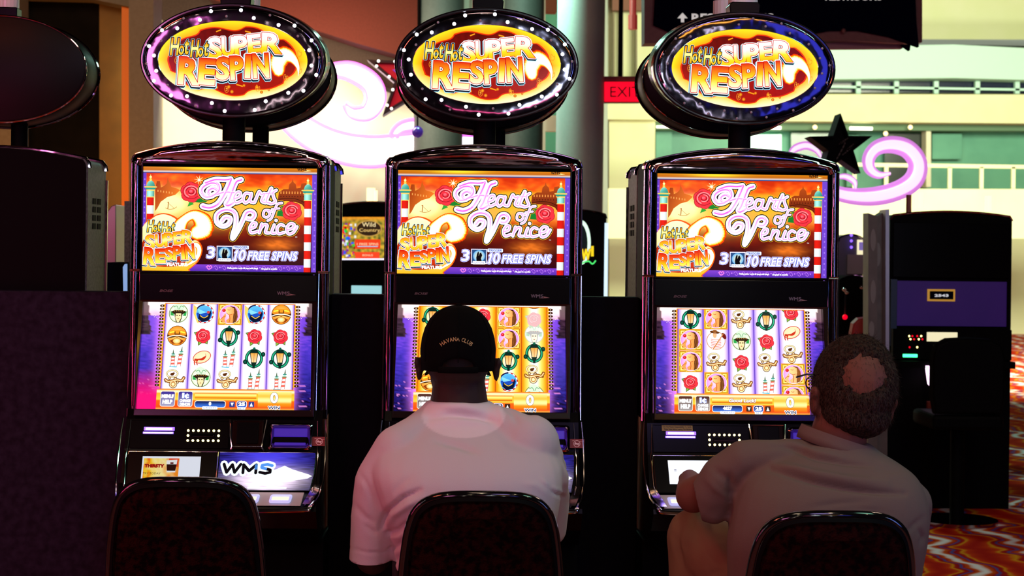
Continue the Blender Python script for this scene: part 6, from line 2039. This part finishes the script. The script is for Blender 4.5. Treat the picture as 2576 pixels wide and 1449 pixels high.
# ---------------- overhead direction banner
YN = 6.0
root = empty('hanging_direction_sign', tuple(P(1960, 60, YN))); tag(root, 'dark navy overhead sign with white restrooms lettering and brown frame at the top', 'sign')
inv = root.location.copy()
def part_slab(name, pts, Y, thick, material, par):
    front = [P(px, py, Y) - inv for px, py in pts]; back = [p + Vector((0, thick, 0)) for p in front]; n = len(pts)
    m = MB(); m.add(front + back, [tuple(range(n)), tuple(range(2 * n - 1, n - 1, -1))] + [(i, (i + 1) % n, n + (i + 1) % n, n + i) for i in range(n)])
    return m.build(name, material, par, smooth=False)
part_slab('sign_frame', [(1621, -70), (2320, -70), (2320, 106), (2250, 108), (2100, 100), (1960, 104), (1621, 109)], YN, .18, M_MAROON, root)
part_slab('sign_face', [(1652, -70), (2300, -70), (2306, 60), (2312, 118), (2240, 92), (2160, 76), (2090, 76), (2000, 92), (1700, 86), (1645, 62)], YN - .05, .05, M_NAVY, root)
part_slab('corner_finial', [(2268, 112), (2289, 127), (2291, 112)], YN, .05, M_NAVY, root)
part_slab('lower_ledge', [(1900, 108), (2280, 107), (2270, 122), (1910, 124)], YN + .12, .06, mat('rose_grey_ledge', (.30, .14, .16), .6), root)
a = Art()
a.text('RESTROOMS', 1843, 45, 206, 22, (.8, .8, .74), bold=.03)
a.poly([(1704, 46), (1717, 32), (1730, 46), (1721, 46), (1721, 56), (1713, 56), (1713, 46)], (.8, .8, .74))
o = a.build('lettering', M_PRINT, lambda x, y, d: P(x, y, YN - .055 - d * 3) - inv, root)
o.data.materials[0] = M_WHITEINK
a = Art(); a.text('RESTROOMS', 2147, -8, 142, 18, (.8, .8, .74), bold=.03)
o = a.build('lettering', M_PRINT, lambda x, y, d: P(x, y, YN - .055 - d * 3) - inv, root)
o.data.materials[0] = M_WHITEINK
m = MB(); m.sphere(P(2122, 77, YN - .05) - inv, 6 * R(YN), 12, 8); m.build('frame_stud', M_MAROON, root)
for px in (1700, 2240):
    a_ = P(px, -60, YN + .09); hang(root, [a_, (a_.x, a_.y, 6.9)], .02)
# exit sign, red hanging rod
root = empty('exit_sign', tuple(P(1560, 230, 9))); tag(root, 'red lit exit sign left of the right oval sign', 'sign'); inv = root.location.copy()
part_slab('sign_box', [(1512, 192), (1612, 192), (1612, 258), (1512, 258)], 9.02, .1, M_MAROON, root)
part_slab('lit_face', [(1521, 206), (1608, 206), (1608, 255), (1521, 255)], 9.0, .03, M_EXIT, root)
a = Art(); a.text('EXIT', 1573, 231, 76, 26, (.12, .0, .0)); a.build('lettering', M_PRINT, lambda x, y, d: P(x, y, 8.995 - d) - inv, root)
a_ = P(1560, 195, 9.07); hang(root, [a_, (a_.x, a_.y, 6.9)], .02)
m = MB(); c = P(1592, -10, 9.5); c.z = 6.9; d = P(1592, 38, 9.5); m.tube([c, d], .03, 10); m.tube([d, P(1592, 74, 9.5)], .04, 10)
o = m.build('red_hanging_rod', mat('dull_red_rod', (.5, .06, .05), .5, emit=(.3, .02, .02), es=.5)); tag(o, 'short red rod hanging above the exit sign', 'rod')

# ---------------- machines further back
def mini_machine(pxc, w, vt, vb, Y, lab, name='distant_slot_machine', art=None, depth=.5, side=None, candle=None):
    c = P(pxc, 630, Y)
    root = empty(name, (c.x, Y, 0)); tag(root, lab, 'slot machine', 'slot machines in the rows behind')
    k = R(Y); hw = w / 2 * k
    ztop = P(pxc, vt, Y).z; zb = P(pxc, vb, Y).z
    Z = lambda v: P(pxc, v, Y).z
    m = MB()
    o = [(hw, 0), (hw, ztop - .05), (hw * .96, ztop - .025)] + [(hw * .9 * t, ztop - .022 * abs(t) ** 2) for t in [1 - q / 6 for q in range(1, 12)]] + [(-hw * .96, ztop - .025), (-hw, ztop - .05), (-hw, 0)]
    m.prism(o, 0, depth); m.build('cabinet', side or M_BLACKM, root, angle=30)
    m = MB(); m.tube([(x, -.006, z) for x, z in o[1:-1]], .006, 6); m.build('cap_trim', M_CHROME, root)
    if candle:
        for px, mm, h0, h1, ww in candle:
            cx = P(px, 500, Y).x - c.x
            m = MB(); m.tube([(cx, .1, Z(h1)), (cx, .1, Z(h0))], ww * k, 14); m.build('candle_lamp', mm, root)
    return root, Z, k, hw, c
cab, Z, k, hw, c0 = mini_machine(940, 190, 508, 800, 6.6, 'small slot machine with a green and orange picture between the left and middle machines', candle=[(931, M_CANDLE, 472, 512, 11), (943, M_CANDLE, 478, 512, 5)])
a = Art(); X0, Y0 = 862, 546
def wc(x, y): return mix(mix(hx('#385020'), hx('#c8a030'), .5 + nz(x, y, .12, 3)), hx('#f09020'), max(0, .8 - (y - 546) / 14))
a.grid(845, 546, 1035, 652, 60, 40, wc); a.up()
random.seed(3)
for _ in range(70):
    x, y = random.uniform(850, 896), random.uniform(560, 645)
    a.rect(x, y, x + random.uniform(3, 7), y + random.uniform(4, 9), hx(random.choice(['#e02010', '#20c030', '#2050e0', '#e0c020', '#802080', '#d8d8d8', '#701008'])))
a.up(); a.ell(928, 575, 33, 21, hx('#b08840'), 24); a.up(); a.ell(928, 575, 30, 18, hx('#2c1c10'), 24)
a.rect(893, 602, 957, 626, hx('#d83818'), 2); a.rect(894, 634, 955, 650, hx('#e04020'), 2); a.up()
a.text('Wild', 928, 565, 34, 11, hx('#f0d8a0')); a.text('Country', 930, 580, 52, 11, hx('#e8c070')); a.text('1 FREE SPINS', 925, 614, 54, 6, hx('#ffd0a0')); a.line([(900, 620), (950, 620)], 1.6, hx('#70d0f0')); a.text('BONUS', 925, 642, 26, 5, hx('#ffc8a0'))
a.rect(845, 650, 1035, 654, hx('#f0e8ff'))
a.build('picture_screen', M_SCREEN, lambda x, y, d: Vector(((P(x, y, 6.6).x - c0.x), -.006 - d * 2, P(x, y, 6.6).z)), cab)
m = MB(); p0, p1 = P(884, 718, 6.6), P(960, 742, 6.6); m.box(p0.x - c0.x, p1.x - c0.x, -.012, .0, p1.z, p0.z)
m.build('lit_info_panel', mat('pale_cyan_display', (.4, .8, .85), .4, emit=(.35, .75, .8), es=.8), cab, smooth=False, bevel=.004)
cab, Z, k, hw, c0 = mini_machine(1446, 158, 528, 800, 5.2, 'black slot machine with yellow letters peeping out right of the middle machine', depth=.4)
a = Art()
a.ell(1462, 610, 24, 56, hx('#e8ffe8'), 30, edge=hx('#d0f0d8')); a.up()
a.ell(1458, 612, 20, 50, hx('#081010'), 24); a.up()
a.text('W', 1474, 640, 24, 26, hx('#f0d020'), [(1.5, hx('#a07810'))], bold=.04); a.text('I', 1490, 632, 7, 26, hx('#e0c018')); a.up()
a.curve([(1464, 662), (1480, 657), (1490, 664), (1498, 656)], 3.5, hx('#48d868'), 5)
a.build('picture_glass', M_SCREEN, lambda x, y, d: Vector(((P(x, y, 5.2).x - c0.x), -.006 - d * 2, P(x, y, 5.2).z)), cab)
m = MB(); m.tube([(hw, -.006, Z(560)), (hw, -.006, Z(800))], .012, 6); m.build('edge_light_strip', mat('pale_edge_light', (.7, .9, 1), .4, emit=(.6, .85, 1.0), es=1.2), cab)
# big one on the right with the purple belly
cab, Z, k, hw, c0 = mini_machine(2392, 312, 532, 1200, 4.6, 'large dark slot machine with a purple belly panel at the right edge', depth=.25, candle=[(2326, M_CANDLE, 484, 524, 11), (2298, mat('dull_red_lamp', (.25, .06, .05), .4), 490, 536, 7), (2500, M_CANDLE, 490, 530, 9)])
YC = 4.6
def pb(name, x0, y0, x1, y1, d0, d1, mm, par, bev=.002):
    p0, p1 = P(x0, y0, YC), P(x1, y1, YC); m = MB(); m.box(p0.x - c0.x, p1.x - c0.x, -d1 * 1.0, -d0, p1.z, p0.z); return m.build(name, mm, par, smooth=False, bevel=bev)
pb('black_top_screen', 2246, 560, 2536, 700, .0, .02, M_BLACK, cab)
pb('purple_belly_panel', 2256, 706, 2530, 822, .0, .012, mat('purple_violet_panel', (.02, .008, .08), .45, emit=(.035, .008, .16), es=.22, vary=(2, (.04, .01, .14), .2)), cab)
pl_ = pb('brass_plaque', 2331, 727, 2400, 758, .012, .022, mat('brass_plaque_frame', (.7, .4, .08), .3, emit=(.5, .26, .03), es=.6), cab)
pb('plaque_face', 2336, 732, 2395, 753, .022, .026, M_NAVY, pl_)
a = Art(); a.text('2543', 2365, 743, 34, 6, hx('#d8d8e0'), [(.6, hx('#d8d8e0'))]); a.build('plaque_number', M_DIMART, lambda x, y, d: Vector((P(x, y, YC).x - c0.x, -.028 - d, P(x, y, YC).z)), pl_)
pb('side_glass_column', 2240, 702, 2254, 870, .0, .015, mat('dim_blue_glass', (.03, .05, .10), .3), cab)  # dim blue glass without emission
dkk = pb('button_deck', 2240, 826, 2536, 905, .0, .06, M_BLACKM, cab)
pb('deck_ledge', 2226, 905, 2540, 925, .0, .10, M_BLACKM, cab)
for x, y, cc_ in [(2283, 852, 'y'), (2292, 852, 'r'), (2304, 852, 'y'), (2313, 852, 'r'), (2280, 844, 'y'), (2288, 844, 'r'), (2300, 844, 'r'), (2310, 844, 'y'), (2281, 872, 'r'), (2300, 872, 'y')]:
    p = P(x, y, YC); m = MB(); m.sphere((p.x - c0.x, -.062, p.z), .0052, 8, 6)
    m.build('button_light', M_DOT if cc_ == 'y' else M_EXIT, dkk)
pb('card_display', 2324, 834, 2400, 858, .06, .066, mat('cream_display', (.8, .75, .5), .4, emit=(.85, .8, .5), es=.9), dkk)
pb('green_light_strip', 2264, 889, 2300, 897, .06, .068, mat('green_led_strip', (.1, .9, .4), .4, emit=(.05, 1.0, .35), es=3), dkk)
m = MB(); q = [(2316, 917), (2341, 917), (2332, 962), (2327, 968), (2322, 962)]
m.prism([((P(x, y, YC).x - c0.x), P(x, y, YC).z) for x, y in q], -.12, -.09); m.build('pink_white_wedge_light', mat('pink_white_light', (1, .8, 1), .3, emit=(1, .62, .95), es=3), cab, smooth=False)
pb('red_cup_block', 2318, 1005, 2342, 1050, .10, .13, mat('dull_red_block', (.25, .05, .04), .6), cab)
# its metal side walls with oval cut-outs
sidem = mat('brushed_grey_side_metal', (.09, .078, .065), .45, .2, vary=(12, (.14, .12, .105), .2))
root = empty('machine_side_panel', (P(2212, 630, 4.3).x, 4.3, 0)); tag(root, 'tall grey metal side panel with oval inlays beside the purple slot machine', 'panel'); inv = root.location.copy()
for x0, x1, yy in ((2184, 2207, 0), (2207, 2232, .05)):
    part_slab('panel_leaf', [(x0, 536 if x0 < 2190 else 544), (x1, 544 if x0 < 2190 else 528), (x1, 5000), (x0, 5000)], 4.3 + yy, .12, sidem, root)
part_slab('bright_edge', [(2228, 528), (2237, 526), (2237, 905), (2228, 905)], 4.28, .14, mat('pale_edge_metal', (.5, .5, .55), .25, .6), root)
ovm = mat('pale_grey_inlay', (.2, .19, .175), .4)
for cy_, ry, dx in ((604, 28, 0), (734, 30, 0), (828, 20, -4), (640, 30, 18)):
    p = P(2196 + dx, cy_, 4.3) - inv; m = MB(); n = 20
    m.rings([[(p.x + 7 * R(4.3) * cos(2 * pi * j / n), yv, p.z + ry * R(4.3) * sin(2 * pi * j / n)) for j in range(n)] for yv in (.002 if dx < 10 else .05, -.004 if dx < 10 else .046)])
    m.build('oval_inlay', ovm, root)
# small machines in the gap
cab, Z, k, hw, c0 = mini_machine(2140, 62, 590, 900, 6.8, 'small purple trimmed slot machine with a bright picture, under the black star', depth=.4, side=mat('grey_violet_cabinet', (.12, .11, .16), .5))
YC = 6.8
pb('bright_screen', 2156, 603, 2180, 642, .0, .01, mat('yellow_white_screen', (.9, .9, .6), .3, emit=(.9, .85, .5), es=1.0), cab)
pb('screen_inner', 2160, 609, 2178, 630, .01, .014, mat('violet_inner_screen', (.2, .15, .4), .3, emit=(.2, .15, .45), es=.8), cab)
pb('grey_panel', 2130, 640, 2180, 690, .0, .02, mat('dull_grey_box', (.30, .29, .28), .6), cab)
for y in (592, 606, 622): 
    p = P(2140, y, YC); m = MB(); m.sphere((p.x - c0.x, -.02, p.z), .010, 8, 6); m.build('blue_bulb', M_VIOLETLED, cab)
cab, Z, k, hw, c0 = mini_machine(2150, 74, 694, 1200, 6.0, 'low black slot machine with a red knob behind the balding person', depth=.4)
YC = 6.0
p = P(2122, 797, YC); m = MB(); m.sphere((p.x - c0.x, -.04, p.z), .017, 10, 8); m.build('red_knob', M_EXIT, cab)
p2 = P(2124, 740, YC); m = MB(); m.tube([(p.x - c0.x, -.03, p.z), (p2.x - c0.x, -.03, p2.z)], .006, 8); m.build('lever', M_TRIM, cab)
m = MB(); 
for q in ((2122, 728), (2128, 735), (2164, 722)):
    pp_ = P(*q, YC); m.sphere((pp_.x - c0.x, -.03, pp_.z), .016, 10, 8)
m.build('chrome_knobs', M_TRIM, cab)
# red shoulder-high chair back beside the metal panel
def far_chair(px, py_top, w, Y, lab, mm):
    c = P(px, py_top, Y); root = empty('high_back_chair', (c.x, Y, 0)); tag(root, lab, 'chair')
    hw = w / 2 * R(Y); zt = c.z
    m = MB()
    o = [(hw * .9, .60), (hw, .7), (hw, zt - .10), (hw * .9, zt - .04), (hw * .6, zt - .008), (0, zt), (-hw * .6, zt - .008), (-hw * .9, zt - .04), (-hw, zt - .10), (-hw, .7), (-hw * .9, .60)]
    m.prism(o, 0, .07, taper=.01); m.build('backrest', mm, root, bevel=.012)
    m = MB(); m.box(-hw * .95, hw * .95, .0, .42, .52, .60); m.build('seat', mm, root, smooth=False, bevel=.02)
    m = MB(); m.tube([(0, .2, 0), (0, .2, .52)], .04, 12); m.build('pedestal', M_BLACKM, root)
    m = MB(); n = 24; m.rings([[(.22 * cos(2 * pi * j / n), .2 + .22 * sin(2 * pi * j / n), z) for j in range(n)] for z in (0, .02)]); m.build('foot_disc', M_CHROME, root)
far_chair(2186, 796, 92, 5.2, 'red chair back half hidden behind the balding person and the metal panel', mat('red_vinyl', (.45, .03, .03), .5))
far_chair(2440, 848, 192, 3.9, 'tall black chair back in front of the purple slot machine at the right edge', M_BLACKM)
# left gap: curved silver machine side and a dark box
slab('silver_machine_side', [(268, 535), (280, 518), (292, 514), (292, 5000), (268, 5000)], 2.4, .3, mat('brushed_silver_side', (.45, .44, .42), .35, .5), None, .004, 'curved silver machine side standing in the gap left of the leftmost machine', 'machine side')
root = empty('dark_cabinet', tuple(P(308, 700, 2.0))); tag(root, 'dark cabinet with a blue lit edge, left of the leftmost slot machine', 'cabinet'); inv = root.location.copy()
part_slab('upper_box', [(313, 506), (345, 506), (345, 5000), (313, 5000)], 2.0, .3, M_GREYSIDE, root)
part_slab('lower_box', [(264, 660), (318, 660), (318, 5000), (264, 5000)], 1.95, .3, M_BLACKM, root)
part_slab('blue_edge_light', [(309, 672), (314, 664), (318, 664), (318, 780), (311, 780)], 1.92, .02, mat('pale_blue_edge', (.3, .5, .9), .4, emit=(.25, .42, .8), es=.8), root)
part_slab('blue_strip_light', [(262, 640), (264, 640), (264, 780), (262, 780)], 1.92, .02, mat('deep_blue_edge', (.1, .2, .9), .4, emit=(.1, .16, .9), es=1), root)
